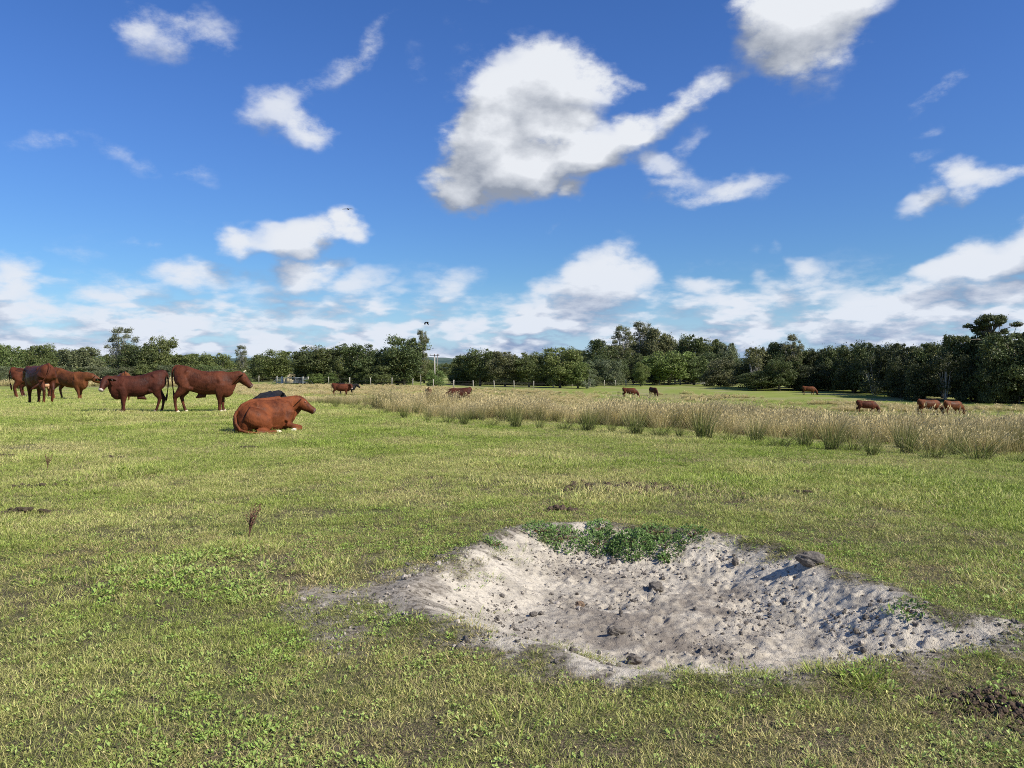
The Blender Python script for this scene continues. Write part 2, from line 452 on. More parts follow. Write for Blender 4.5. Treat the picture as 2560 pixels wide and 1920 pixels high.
def rush_mask(x, y):
    px = 1280 + FPX * x / np.maximum(y, .1)
    e = rush_edge_y(px); inside = sst(y - e + 5.5 * (fbm(x, y, .33, 3, 81) - .5) + np.interp(px, [800, 1100], [.8, -.9]), -.3, 1.6)
    inside = inside * (y < rush_far(px))
    clear = np.zeros(np.shape(x))
    cl = sst(px, 1380, 1560) * sst(2180 - px, 0, 130) * sst(y, 66, 78)
    cl = np.maximum(cl, sst(px, 1250, 1500) * sst(y, 92, 102) * .9)
    cl = np.maximum(cl, .9 * sst(px, 2380, 2460) * sst(y, 60, 64) * sst(72 - y, 0, 3))
    patch = sst(fbm(x * .5, y, .16, 3, 85), .40, .62)
    return inside * (1 - cl * (1 - .55 * sst(fbm(x * .4, y, .22, 3, 88), .55, .68)))
SD = pit_sd(GX.ravel(), GY.ravel())
# worn brown patches of trampled soil, centre, radii, strength (on the ground, metres)
WORN = [(P(1560, 1225), 1.9, 1.3, 1.0), (P(1320, 1215), 2.2, 1.1, .8), (P(1740, 1250), 1.4, .8, .7), (P(2490, 1760), .42, .35, 1.3), (P(700, 1290), .9, .5, .55), (P(290, 1330), 1.0, .5, .6), (P(330, 1300), .8, .5, .5),
        (P(1000, 1850), .5, .3, .8), (P(1450, 1880), .6, .3, .7), (P(1150, 1780), .3, .25, .6), (P(60, 1500), .5, .3, .6), (P(2050, 1860), .5, .25, .8), (P(1000, 1430), .6, .45, .6), (P(1180, 1300), .5, .4, .5),
        (P(2100, 1345), .8, .4, .6), (P(1960, 1155), 1.6, .8, .5), (P(60, 1120), 2, .8, .5)]
def worn(x, y):
    w = np.zeros(np.shape(x))
    m = np.hypot(x, y) < 40
    xm, ym = x[m], y[m]; q = np.zeros(len(xm))
    nz = fbm(xm, ym, 1.6, 4, 61)
    for c, rx, ry, st in WORN:
        r = np.hypot((xm - c.x) / rx, (ym - c.y) / ry)
        q = np.maximum(q, st * np.clip(1.25 - r, 0, 1) * (.45 + 1.1 * nz))
    q = np.maximum(q, .95 * sst(fbm(xm, ym, .9, 5, 65, .6), .55, .72) * sst(9.5 - np.hypot(xm, ym), 0, 5))
    w[m] = np.clip(q, 0, 1)
    return w
WN = worn(GX.ravel(), GY.ravel())
gxx, gyy = GX.ravel(), GY.ravel(); THICK = np.zeros(len(WN)); fm = (gyy > 9) & (gyy < 135) & (np.abs(gxx) < gyy)
THICK[fm] = rush_mask(gxx[fm], gyy[fm])
gme = np_mesh('ground', verts, faces, True, {'sand': ('POINT', 'FLOAT', SD), 'worn': ('POINT', 'FLOAT', WN), 'rush': ('POINT', 'FLOAT', THICK)})
gm, T = new_mat('pasture_ground')
tcn = T.n('ShaderNodeTexCoord'); pos = tcn.outputs['Object']
ps = T.n('ShaderNodeSeparateXYZ', i0=pos)
dist = T.v('LENGTH', T.v('MULTIPLY', pos, (1, 1, 0)))
n1 = T.noise(pos, 1.3, 5, .6); n2 = T.noise(pos, 22, 5, .65); n3 = T.noise(pos, 160, 4, .6); n4 = T.noise(pos, .12, 5, .6)
stretch = T.n('ShaderNodeMapping', i0=pos); stretch.inputs['Scale'].default_value = (.35, 1, 1)
n5 = T.noise(stretch.outputs[0], .5, 6, .65)
soil = T.mix(T.ramp(n2.outputs[0], .35, .65), (.040, .029, .022), (.135, .10, .068))
soil = T.mix(T.ramp(n3.outputs[0], .54, .62), soil, (.28, .23, .15))
soil = T.mix(T.ramp(n3.outputs[0], .48, .42), soil, (.045, .04, .025))
moss = T.noise(pos, 60, 4, .6)
soil = T.mix(T.ramp(moss.outputs[0], .5, .6, 0, .6), soil, (.09, .11, .035))
thatch = T.mix(T.ramp(n2.outputs[0], .42, .6), (.075, .085, .03), (.15, .14, .065))
near = T.mix(T.ramp(n1.outputs[0], .35, .62), thatch, soil)
fgreen = T.mix(T.ramp(n5.outputs[0], .3, .7), (.19, .24, .045), (.27, .30, .075))
fgreen = T.mix(T.ramp(n4.outputs[0], .46, .66), fgreen, (.33, .29, .15))
fgreen = T.mix(T.ramp(n2.outputs[0], .35, .7, 0, .45), fgreen, (.11, .14, .035))
g = T.mix(T.ramp(dist, 9, 34), near, fgreen)
ar = T.n('ShaderNodeAttribute', {'attribute_name': 'rush'})
g = T.mix(T.ramp(ar.outputs['Fac'], .1, .8, 0, .9), g, T.mix(T.ramp(n2.outputs[0], .35, .65), (.16, .14, .055), (.36, .30, .15)))
aw = T.n('ShaderNodeAttribute', {'attribute_name': 'worn'})
g = T.mix(T.ramp(aw.outputs['Fac'], .1, .7, 0, .9), g, soil)
asd = T.n('ShaderNodeAttribute', {'attribute_name': 'sand'})
sn = T.noise(pos, 3.2, 6, .68); sg = T.noise(pos, 420, 2, .7)
sand = T.mix(T.ramp(sn.outputs[0], .44, .66), (.57, .51, .405), (.37, .33, .26))
sand = T.mix(T.ramp(n2.outputs[0], .50, .66, 0, .7), sand, (.19, .17, .145))
n8 = T.noise(pos, 2.1, 5, .7, .6)
sand = T.mix(T.m('MULTIPLY', T.ramp(asd.outputs['Fac'], .35, .9), T.ramp(n8.outputs[0], .38, .62, .15, .85)), sand, (.155, .13, .105))
sand = T.mix(T.ramp(sg.outputs[0], .56, .68, 0, .5), sand, (.14, .12, .10))
sand = T.mix(T.ramp(sg.outputs[0], .44, .34, 0, .45), sand, (.62, .57, .50))
edge = T.m('ADD', asd.outputs['Fac'], T.m('MULTIPLY_ADD', n2.outputs[0], .22, -.11))
humus = T.mix(T.ramp(n2.outputs[0], .4, .6), (.12, .10, .08), (.27, .235, .195))
g = T.mix(T.ramp(edge, -.26, -.02, 0, .85), g, humus)
g = T.mix(T.ramp(edge, -.04, .10), g, sand)
bh = T.m('ADD', T.m('MULTIPLY', n2.outputs[0], 1.0), T.m('MULTIPLY', n3.outputs[0], .5))
finish(gm, T, g, .95, .1, bump=bh, bstr=.8, bdist=.02)
gme.materials.append(gm)
ground = mobj('ground', gme); tag(ground, kind='structure')

# far hills behind the treeline
hv = []; hf = []
N = 260
for k, (d0, amp, base) in enumerate(((1500, 24, 22), (2600, 44, 38))):
    i0 = len(hv)
    for i in range(N):
        a = R(-75 + 150 * i / (N - 1)); 
        hh = base + amp * (float(fbm(np.array([i * .06]), np.array([k * 7.]), 1, 5, 70 + k)[0]) - .5) * 1.1 + 4 * random.Random(i + k).random()
        for rr, zz in ((d0, -3), (d0 + 150, hh * .6), (d0 + 300, hh), (d0 + 900, -3)):
            hv.append((math.sin(a) * rr, math.cos(a) * rr, zz))
    for i in range(N - 1):
        for j in range(3):
            q = i0 + i * 4 + j
            hf.append((q, q + 4, q + 5, q + 1))
hme = bpy.data.meshes.new('hills'); hme.from_pydata(hv, [], hf); hme.update()
hm, T = new_mat('wooded_hill_haze_tint')
tcn = T.n('ShaderNodeTexCoord'); q1 = T.noise(tcn.outputs['Object'], .012, 6, .65)
finish(hm, T, T.mix(T.ramp(q1.outputs[0], .4, .6), (.045, .075, .065), (.085, .12, .10)), .95, .05)  # woodland green shifted to blue-green, painting in the distance haze
tag(mobj('hills', hme, hm), kind='structure')

# ------------------------------------------------------------------ blades, tufts
def strip_blades(n, rad, L, Wd, lean, curl, seed, wind=(0, 0), segs=3, heads=0, headL=.08, headW=.016, bias=1.0, flat=1.0):
    """grass blades as tapered strips; returns verts, tris, h"""
    r = np.random.default_rng(seed)
    a = r.uniform(0, 2 * np.pi, n); rr = rad * np.sqrt(r.uniform(0, 1, n))
    bx, by = rr * np.cos(a), rr * np.sin(a)
    da = a + r.normal(0, .7, n)
    le = np.radians(r.uniform(lean[0], lean[1], n)) * (rr / rad) ** .3 if rad > 0 else np.radians(r.uniform(lean[0], lean[1], n))
    ln = r.uniform(L[0], L[1], n); w = r.uniform(Wd[0], Wd[1], n); cu = r.uniform(curl[0], curl[1], n)
    fa = r.uniform(0, np.pi, n)
    V = []; H = []; Fc = []
    px_, py_, pz_ = bx.copy(), by.copy(), np.full(n, -.004)
    ang = le.copy()
    wx, wy = np.cos(fa), np.sin(fa)
    rows = []
    for s in range(segs + 1):
        t = s / segs
        ww = w * (1 - t) ** .6 * .5 if s < segs else w * .06
        rows.append((np.stack([px_ - wx * ww, py_ - wy * ww, pz_], 1), np.stack([px_ + wx * ww, py_ + wy * ww, pz_], 1), np.full(n, t)))
        if s < segs:
            st = ln / segs
            dx = np.sin(ang) * np.cos(da) + wind[0] * t; dy = np.sin(ang) * np.sin(da) + wind[1] * t; dz = np.cos(ang) * flat
            nn = np.sqrt(dx * dx + dy * dy + dz * dz)
            px_ = px_ + st * dx / nn; py_ = py_ + st * dy / nn; pz_ = pz_ + st * dz / nn
            ang = ang + cu / segs
    verts = np.concatenate([np.stack([a_, b_], 1).reshape(-1, 3) for a_, b_, _ in rows]); hh = np.concatenate([np.repeat(t, 2) for *_, t in rows])
    tris = []
    i = np.arange(n) * 2
    for s in range(segs):
        o0, o1 = s * 2 * n, (s + 1) * 2 * n
        tris.append(np.stack([o0 + i, o0 + i + 1, o1 + i + 1], 1)); tris.append(np.stack([o0 + i, o1 + i + 1, o1 + i], 1))
    tris = np.concatenate(tris)
    if heads:
        k = r.choice(n, heads, replace=False)
        tip = np.stack([px_, py_, pz_], 1)[k]
        d = np.stack([np.sin(ang) * np.cos(da) + wind[0] * 1.4, np.sin(ang) * np.sin(da) + wind[1] * 1.4, np.cos(ang)], 1)[k]
        d /= np.linalg.norm(d, axis=1, keepdims=True)
        s2 = np.cross(d, r.normal(0, 1, (heads, 3))); s2 /= np.linalg.norm(s2, axis=1, keepdims=True)
        hl = r.uniform(.6, 1.3, (heads, 1)) * headL
        b0 = tip - d * hl * .5
        q = np.stack([b0, b0 + d * hl * .5 + s2 * headW / 2, b0 + d * hl, b0 + d * hl * .5 - s2 * headW / 2], 1).reshape(-1, 3)
        o = len(verts); j = o + np.arange(heads) * 4
        verts = np.concatenate([verts, q]); hh = np.concatenate([hh, np.full(len(q), 1.3)])
        tris = np.concatenate([tris, np.stack([j, j + 1, j + 2], 1), np.stack([j, j + 2, j + 3], 1)])
    return verts, tris, hh
def leafy(n, rad, L, Wd, lift, seed, hgt=0.0):
    """rosettes / sprigs of small broad leaves (folded rhombi)"""
    r = np.random.default_rng(seed)
    a = r.uniform(0, 2 * np.pi, n); rr = rad * np.sqrt(r.uniform(0, 1, n))
    c = np.stack([rr * np.cos(a), rr * np.sin(a), r.uniform(.004, .012, n) + hgt * r.uniform(0, 1, n) * (1 - (rr / max(rad, 1e-6)) ** 2 * .6)], 1)
    da = a + r.normal(0, .9, n); li = np.radians(r.uniform(lift[0], lift[1], n))
    d = np.stack([np.cos(da) * np.cos(li), np.sin(da) * np.cos(li), np.sin(li)], 1)
    s2 = np.stack([-np.sin(da), np.cos(da), r.normal(0, .25, n)], 1)
    ln = r.uniform(L[0], L[1], (n, 1)); w = ln * r.uniform(Wd[0], Wd[1], (n, 1))
    up = np.array([0, 0, 1.0])
    q = np.stack([c, c + d * ln * .5 + s2 * w / 2 + up * ln * .12, c + d * ln, c + d * ln * .5 - s2 * w / 2 + up * ln * .12, c + d * ln * .55], 1).reshape(-1, 3)
    j = np.arange(n) * 5
    tr = np.concatenate([np.stack([j, j + 1, j + 4], 1), np.stack([j + 1, j + 2, j + 4], 1), np.stack([j + 2, j + 3, j + 4], 1), np.stack([j + 3, j, j + 4], 1)])
    return q, tr, np.full(len(q), .42)
def join(parts):
    V = []; Fc = []; H = []; o = 0
    for v, t, h in parts:
        V.append(v); Fc.append(t + o); H.append(h); o += len(v)
    return np.concatenate(V), np.concatenate(Fc), np.concatenate(H)
def tuft_obj(name, parts, mat, sm=False):
    v, t, h = join(parts)
    me = np_mesh(name, v, t, sm, {'h': ('POINT', 'FLOAT', h)})
    me.materials.append(mat)
    return bpy.data.objects.new(name, me)
def blade_mat(name, stops, dry, trans=.25, rough=.6, varn=.35, spec=.25):
    """stops: colours from base to tip; dry: colour taken by tint"""
    m, T = new_mat(name)
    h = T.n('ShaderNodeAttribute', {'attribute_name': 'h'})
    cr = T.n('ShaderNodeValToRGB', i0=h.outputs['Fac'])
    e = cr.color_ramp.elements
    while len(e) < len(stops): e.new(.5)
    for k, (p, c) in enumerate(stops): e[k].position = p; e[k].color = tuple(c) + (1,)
    ti = T.n('ShaderNodeAttribute', {'attribute_name': 'tint', 'attribute_type': 'INSTANCER'})
    gi_ = T.n('ShaderNodeNewGeometry'); rnd = gi_.outputs['Random Per Island']
    f = T.m('ADD', T.m('MULTIPLY_ADD', rnd, .9, -.45), ti.outputs['Fac'], clamp=True)
    c = T.mix(f, cr.outputs[0], dry)
    r2 = T.n('ShaderNodeTexWhiteNoise', {'noise_dimensions': '1D'}, W=T.m('MULTIPLY', rnd, 57.3))
    c = T.v('SCALE', c, sc=T.m('MULTIPLY_ADD', r2.outputs[0], 2 * varn, 1 - varn))
    return finish(m, T, c, rough, spec, trans=trans)
def scatter(name, protos, pts, rz, tilt, scl, idx, tint):
    pc = bpy.data.collections.new(name + '_kinds')
    for o in protos: pc.objects.link(o)
    n = len(pts)
    me = bpy.data.meshes.new(name); me.vertices.add(n)
    me.vertices.foreach_set('co', np.asarray(pts, np.float32).ravel())
    def at_(nm, typ, d):
        a = me.attributes.new(nm, typ, 'POINT'); a.data.foreach_set('vector' if typ == 'FLOAT_VECTOR' else 'value', np.asarray(d).ravel())
    at_('rot', 'FLOAT_VECTOR', np.stack([tilt[0], tilt[1], rz], 1).astype(np.float32))
    at_('scl', 'FLOAT', scl.astype(np.float32)); at_('idx', 'INT', idx.astype(np.int32)); at_('tint', 'FLOAT', tint.astype(np.float32))
    o = bpy.data.objects.new(name, me); col.objects.link(o)
    ng = bpy.data.node_groups.new(name + '_scatter', 'GeometryNodeTree')
    ng.interface.new_socket('Geometry', in_out='INPUT', socket_type='NodeSocketGeometry')
    ng.interface.new_socket('Geometry', in_out='OUTPUT', socket_type='NodeSocketGeometry')
    G = NT(ng); a = ng.nodes.new('NodeGroupInput'); b = ng.nodes.new('NodeGroupOutput')
    ci = ng.nodes.new('GeometryNodeCollectionInfo'); ci.inputs[0].default_value = pc; ci.inputs['Separate Children'].default_value = True; ci.inputs['Reset Children'].default_value = True
    def na(nm, dt):
        q = ng.nodes.new('GeometryNodeInputNamedAttribute'); q.data_type = dt; q.inputs[0].default_value = nm; return q.outputs[0]
    io = ng.nodes.new('GeometryNodeInstanceOnPoints')
    L = ng.links.new
    L(a.outputs[0], io.inputs['Points']); L(ci.outputs[0], io.inputs['Instance']); io.inputs['Pick Instance'].default_value = True
    L(na('idx', 'INT'), io.inputs['Instance Index']); L(na('rot', 'FLOAT_VECTOR'), io.inputs['Rotation']); L(na('scl', 'FLOAT'), io.inputs['Scale'])
    L(io.outputs[0], b.inputs[0])
    md = o.modifiers.new('scatter', 'NODES'); md.node_group = ng
    return o

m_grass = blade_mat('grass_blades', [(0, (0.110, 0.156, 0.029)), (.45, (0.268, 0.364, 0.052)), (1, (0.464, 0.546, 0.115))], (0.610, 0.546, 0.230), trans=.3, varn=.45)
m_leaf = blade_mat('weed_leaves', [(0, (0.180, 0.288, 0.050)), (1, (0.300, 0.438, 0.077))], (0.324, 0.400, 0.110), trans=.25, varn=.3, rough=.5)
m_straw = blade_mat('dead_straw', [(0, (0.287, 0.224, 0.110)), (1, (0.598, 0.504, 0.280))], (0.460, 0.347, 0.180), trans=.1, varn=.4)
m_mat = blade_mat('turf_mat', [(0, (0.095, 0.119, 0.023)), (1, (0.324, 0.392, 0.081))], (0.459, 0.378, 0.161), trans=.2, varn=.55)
gp = [
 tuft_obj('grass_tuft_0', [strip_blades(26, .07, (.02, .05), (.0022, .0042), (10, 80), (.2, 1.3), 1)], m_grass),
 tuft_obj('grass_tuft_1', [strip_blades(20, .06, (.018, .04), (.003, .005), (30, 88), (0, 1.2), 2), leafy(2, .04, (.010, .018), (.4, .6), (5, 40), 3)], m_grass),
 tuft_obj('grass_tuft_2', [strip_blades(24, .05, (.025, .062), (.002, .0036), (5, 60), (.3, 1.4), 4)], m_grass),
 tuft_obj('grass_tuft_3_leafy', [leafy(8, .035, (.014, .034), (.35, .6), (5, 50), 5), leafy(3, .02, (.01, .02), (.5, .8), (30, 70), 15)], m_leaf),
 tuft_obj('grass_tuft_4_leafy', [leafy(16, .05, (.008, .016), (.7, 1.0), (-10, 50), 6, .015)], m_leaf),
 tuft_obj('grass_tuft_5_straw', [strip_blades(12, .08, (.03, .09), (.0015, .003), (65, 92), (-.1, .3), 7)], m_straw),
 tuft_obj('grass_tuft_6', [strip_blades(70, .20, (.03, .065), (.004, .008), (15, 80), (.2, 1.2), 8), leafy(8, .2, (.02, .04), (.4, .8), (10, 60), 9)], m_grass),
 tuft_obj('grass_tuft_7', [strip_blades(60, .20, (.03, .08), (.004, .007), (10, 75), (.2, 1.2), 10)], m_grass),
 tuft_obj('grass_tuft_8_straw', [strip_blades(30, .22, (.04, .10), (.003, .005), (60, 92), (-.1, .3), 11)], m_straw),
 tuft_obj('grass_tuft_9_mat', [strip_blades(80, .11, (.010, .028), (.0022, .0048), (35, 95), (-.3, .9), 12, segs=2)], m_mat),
]
# rushes
r = np.random.default_rng(11)
# ---- short pasture grass
def sample(d0, d1, rho, half=39.5):
    A = .5 * (d1 * d1 - d0 * d0) * 2 * R(half); n = int(A * rho)
    d = np.sqrt(r.uniform(d0 * d0, d1 * d1, n)); a = r.uniform(-R(half), R(half), n)
    return d * np.sin(a), d * np.cos(a), d
X, Y, DD = [], [], []
ed = [2.2, 3.2, 4.2, 5.5, 7, 9, 12, 16, 21, 27, 34, 44, 58, 75, 105]
for a_, b_ in zip(ed[:-1], ed[1:]):
    m_ = (a_ + b_) / 2
    rho = min(900, 900 * (4.6 / m_) ** 1.6)
    if m_ > 30: rho *= (30 / m_) ** .4
    x_, y_, d_ = sample(a_, b_, rho); X.append(x_); Y.append(y_); DD.append(d_)
X, Y, DD = map(np.concatenate, (X, Y, DD))
sd = pit_sd(X, Y); w = worn(X, Y)
pk = np.where(sd > .0, np.exp(-np.maximum(sd, 0) / .11) * .95 * sst(fbm(X, Y, 3.4, 4, 91), .46, .56), sst(-sd, -.02, .34) * .75 + .25) * (1 - .6 * sst(w, .1, .7))
cover = fbm(X, Y, 2.6, 4, 93, .6)
pk *= np.where(DD < 12, .34 + .9 * sst(cover, .34, .56), 1)
ym = Y > rush_edge_y(1280 + FPX * X / Y) + 1.5
pk *= np.where(ym, np.where(DD < 60, .25, .8), 1)
pk *= 1 - .0 * DD
keep = r.uniform(0, 1, len(X)) < pk
X, Y, DD, cover, w, sd = X[keep], Y[keep], DD[keep], cover[keep], w[keep], sd[keep]
n = len(X)
Z = height(X, Y)
u = r.uniform(0, 1, n); leafz = sst(fbm(X, Y, .9, 3, 97), .42, .62)
farp = DD > 8.5 + r.normal(0, 1.2, n)
straw = sst(fbm(X, Y, .75, 4, 99), .45, .66)
idx = np.where(farp, np.where(u < .14 + .24 * straw, 8, np.where(u < .6, 6, 7)),
      np.where(u < .10 + .26 * straw, 5, np.where(u < .24 + .26 * straw + .34 * leafz, np.where(r.uniform(0, 1, n) < .62, 3, 4), r.integers(0, 3, n))))
tint = .08 + .70 * sst(fbm(X, Y, .8, 4, 101), .38, .70) * r.uniform(.4, 1, n) + .25 * sst(w, 0, .4) - .5 * sst(fbm(X, Y, .45, 3, 103), .52, .7)
tint = tint + .22 * sst(DD, 10, 30) * (fbm(X * .4, Y, .6, 3, 107))
scl = r.uniform(.65, 1.25, n) * np.where(farp, np.clip(.66 + DD / 52, .75, 1.9), 1) * np.where(sd > -.15, .75, 1)
lush = sst(fbm(X, Y, .55, 3, 111), .54, .7)
scl = scl * (.85 + .55 * lush)
# low matted turf between the tufts, near the camera
xm_, ym_, dm_ = [], [], []
for a_, b_, rho in ((2.2, 5, 300), (5, 8, 190), (8, 12, 95), (12, 17, 45)):
    q1_, q2_, q3_ = sample(a_, b_, rho); xm_.append(q1_); ym_.append(q2_); dm_.append(q3_)
xm_, ym_, dm_ = map(np.concatenate, (xm_, ym_, dm_))
k = (r.uniform(0, 1, len(xm_)) < np.where(pit_sd(xm_, ym_) > .12, 0, np.where(pit_sd(xm_, ym_) > -.05, sst(fbm(xm_, ym_, 3.4, 4, 91), .47, .57), 1))) & (r.uniform(0, 1, len(xm_)) < 1 - .55 * worn(xm_, ym_))
xm_, ym_, dm_ = xm_[k], ym_[k], dm_[k]; nm_ = len(xm_)
X = np.concatenate([X, xm_]); Y = np.concatenate([Y, ym_]); Z = np.concatenate([Z, height(xm_, ym_)]); idx = np.concatenate([idx, np.full(nm_, 9)])
scl = np.concatenate([scl, r.uniform(.8, 1.3, nm_) * np.clip(.75 + dm_ / 22, .8, 1.6)])
tint = np.concatenate([tint, .15 + .75 * sst(fbm(xm_, ym_, 1.1, 4, 141), .35, .65) * r.uniform(.5, 1, nm_)]); n = len(X)
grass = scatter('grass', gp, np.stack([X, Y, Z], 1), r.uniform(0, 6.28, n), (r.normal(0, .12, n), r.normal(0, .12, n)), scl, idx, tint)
tag(grass, 'short grazed pasture grass with low weeds and straw', kind='stuff', cat='grass')
print('grass tufts', n)

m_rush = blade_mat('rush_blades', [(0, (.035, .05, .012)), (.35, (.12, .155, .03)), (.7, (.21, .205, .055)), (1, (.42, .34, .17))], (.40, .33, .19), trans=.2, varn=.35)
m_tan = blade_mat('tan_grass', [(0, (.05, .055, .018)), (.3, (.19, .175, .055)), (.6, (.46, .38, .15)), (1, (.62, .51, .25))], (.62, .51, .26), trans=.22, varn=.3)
WND = (.26, .02)
rp = [
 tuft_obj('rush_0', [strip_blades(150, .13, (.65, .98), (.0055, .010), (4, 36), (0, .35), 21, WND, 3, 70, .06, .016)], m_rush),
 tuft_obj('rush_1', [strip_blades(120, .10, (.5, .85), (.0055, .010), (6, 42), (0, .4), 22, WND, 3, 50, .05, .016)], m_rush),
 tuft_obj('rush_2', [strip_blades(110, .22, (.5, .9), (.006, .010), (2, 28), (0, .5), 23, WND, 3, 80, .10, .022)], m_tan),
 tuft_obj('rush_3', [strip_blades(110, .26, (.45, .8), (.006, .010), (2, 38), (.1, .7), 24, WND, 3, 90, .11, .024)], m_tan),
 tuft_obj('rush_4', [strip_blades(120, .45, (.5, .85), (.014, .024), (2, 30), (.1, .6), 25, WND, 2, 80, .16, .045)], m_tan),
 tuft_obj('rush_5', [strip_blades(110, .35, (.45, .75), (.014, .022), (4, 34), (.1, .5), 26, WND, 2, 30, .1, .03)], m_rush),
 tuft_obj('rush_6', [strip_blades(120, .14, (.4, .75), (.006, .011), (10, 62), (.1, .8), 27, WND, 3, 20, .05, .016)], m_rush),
]
X, Y, DD = [], [], []
ed = [11, 16, 22, 30, 40, 52, 66, 84, 104, 130]
for a_, b_ in zip(ed[:-1], ed[1:]):
    m_ = (a_ + b_) / 2
    x_, y_, d_ = sample(a_, b_, min(7.0, 7.0 * (24 / m_) ** .95)); X.append(x_); Y.append(y_); DD.append(d_)
X, Y, DD = map(np.concatenate, (X, Y, DD))
k = r.uniform(0, 1, len(X)) < rush_mask(X, Y) * (.25 + .9 * sst(fbm(X, Y, .5, 3, 121), .32, .55))
X, Y, DD = X[k], Y[k], DD[k]; n = len(X); Z = base_z(X, Y)
greenz = sst(fbm(X, Y, .35, 3, 123), .44, .6); edged = sst(6 - (Y - rush_edge_y(1280 + FPX * X / Y)), 0, 6)
u = r.uniform(0, 1, n)
pg = .14 + .40 * greenz + .45 * edged
far2 = DD > 40
idx = np.where(far2, np.where(u < pg * .75, 5, 4), np.where(u < pg, r.integers(0, 2, n), r.integers(2, 4, n)))
pxs = 1280 + FPX * X / Y
tint = -.15 + 1.0 * fbm(X, Y, .3, 3, 125) + .1 * r.normal(0, 1, n) - .12 * sst(pxs, 1500, 2300)
GRZ = [P(*q_) for q_ in ((1574, 994), (1633, 990), (1148, 1010), (1071, 1000), (853, 990), (2166, 1034), (2322, 1037), (2382, 1038))]
low = np.ones(n)
for q_ in GRZ:
    u_ = (X - q_.x * Y / q_.y); low = np.where((np.abs(u_) < 3.4 + 1.2 * fbm(X, Y, .8, 2, 151)) & (Y > q_.y - 30) & (Y < q_.y + 2.5), np.where(Y > q_.y - 12, .22, .34), low)
hs_ = low * np.interp(pxs, [0, 430, 520, 650, 1000, 2560], [1.2, 1.2, .85, .76, .74, .84]) * np.where((DD > 38) & (pxs > 500), .68, 1) * np.where((DD > 55) & (pxs > 1900), .8, 1) * np.where((DD > 32) & (pxs > 560) & (pxs < 1450), .66, 1) * (.30 + 1.35 * fbm(X, Y, .5, 3, 127))
scl = r.uniform(.8, 1.15, n) * hs_ * (1 - .25 * edged * (r.uniform(0, 1, n)))
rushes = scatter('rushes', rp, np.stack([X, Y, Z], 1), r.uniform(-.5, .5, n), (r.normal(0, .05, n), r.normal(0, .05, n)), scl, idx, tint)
tag(rushes, 'tan seeding grass and rushes covering the wet part of the field', kind='stuff', cat='rushes')
print('rush tufts', n)
# ---- the separate tussocks along the near edge
EDGE_T = [(2180,1142,1.0,1),(2080,1128,.85,0),(2330,1150,.95,6),(2445,1152,.9,6),(2540,1158,.6,6),(2270,1135,.95,1),(2010,1118,1.0,0),(1950,1120,.75,6),(1890,1108,.9,0),(1820,1104,.8,6),(1760,1100,.95,0),(1700,1094,.7,1),
 (1650,1091,.85,6),(1590,1087,.8,0),(1530,1082,.75,1),(1470,1078,.8,0),(1410,1075,.7,6),(1350,1073,.75,1),(1290,1070,.7,0),(1230,1066,.65,6),(1160,1062,.7,0),(1072,1054,.7,1),(1010,1046,.6,0),(960,1036,.6,6),(900,1026,.55,1),(840,1020,.55,0),(880,1022,.5,6),(1120,1058,.6,6),(2390,1140,.9,0),(2130,1128,.8,6)]
ORD = 'first second third fourth fifth sixth seventh eighth ninth tenth eleventh twelfth thirteenth fourteenth fifteenth sixteenth seventeenth eighteenth nineteenth twentieth'.split()
ORD += ['twenty-' + w_ for w_ in ORD[:9]] + ['thirtieth']
def spot(px):
    return ('beside the lying red cow' if px < 950 else 'below the dark red grazing cow' if px < 1180 else 'in the middle of the rush edge' if px < 1500 else 'below the pair of distant grazing cows' if px < 1780 else 'left of the big dark tussocks' if px < 2050 else 'at the right end of the rush edge')
for i, (px, py, s, kd) in enumerate(sorted(EDGE_T)):
    p = P(px, py); o = bpy.data.objects.new('rush_tussock', rp[kd].data); link(o)
    o.location = (p.x, p.y, p.z - .01); sc_ = s * (1.0 + .22 * math.sin(i * 2.3)); o.scale = (sc_ * 1.1, sc_ * 1.1, sc_ * .95); o.rotation_euler = (0, 0, (i * 1.7) % 1.2 - .6)
    look = {0: 'tall green rush tussock', 1: 'upright olive rush tussock', 6: 'low spreading rush tussock'}[kd]
    tag(o, '%s %s, %s from the left' % (look, spot(px), ORD[i]), 'rush tussock', 'rush tussocks along the near edge of the rushes')
# ------------------------------------------------------------------ trees
def leaf_cloud(lobes, n, size, seed, elong=1.7, out=.55, droop=0.0, shell=(.55, 1.06), tail=1.45, zf=.86):
    r = np.random.default_rng(seed)
    L = np.array(lobes); w = L[:, 3] ** 2; k = r.choice(len(L), n, p=w / w.sum())
    d = r.normal(0, 1, (n, 3)); d /= np.linalg.norm(d, axis=1, keepdims=True)
    low = d[:, 2] < -.35
    d[low, 2] *= .5
    rad = L[k, 3] * r.uniform(shell[0] ** 3, shell[1] ** 3, n) ** (1 / 3) * np.where(r.uniform(0, 1, n) < .16, r.uniform(1, tail, n), 1)
    lump = .72 + .5 * vn(d[:, 0] * 3 + k * 7.1, d[:, 2] * 3 + d[:, 1] * 2, seed)
    c = L[k, :3] + d * (rad * lump)[:, None] * np.array([1, 1, zf])
    nrm = d * out + r.normal(0, .5, (n, 3)); nrm /= np.linalg.norm(nrm, axis=1, keepdims=True)
    a = np.cross(nrm, r.normal(0, 1, (n, 3))); a[:, 2] -= droop; a /= np.linalg.norm(a, axis=1, keepdims=True)
    b = np.cross(nrm, a); b /= np.linalg.norm(b, axis=1, keepdims=True)
    s = r.uniform(size[0], size[1], (n, 1))
    q = np.stack([c - a * s * elong * .5, c + b * s * .5, c + a * s * elong * .5, c - b * s * .5], 1).reshape(-1, 3)
    q[:, 2] = np.maximum(q[:, 2], .004)
    return q, np.arange(4 * n).reshape(n, 4)
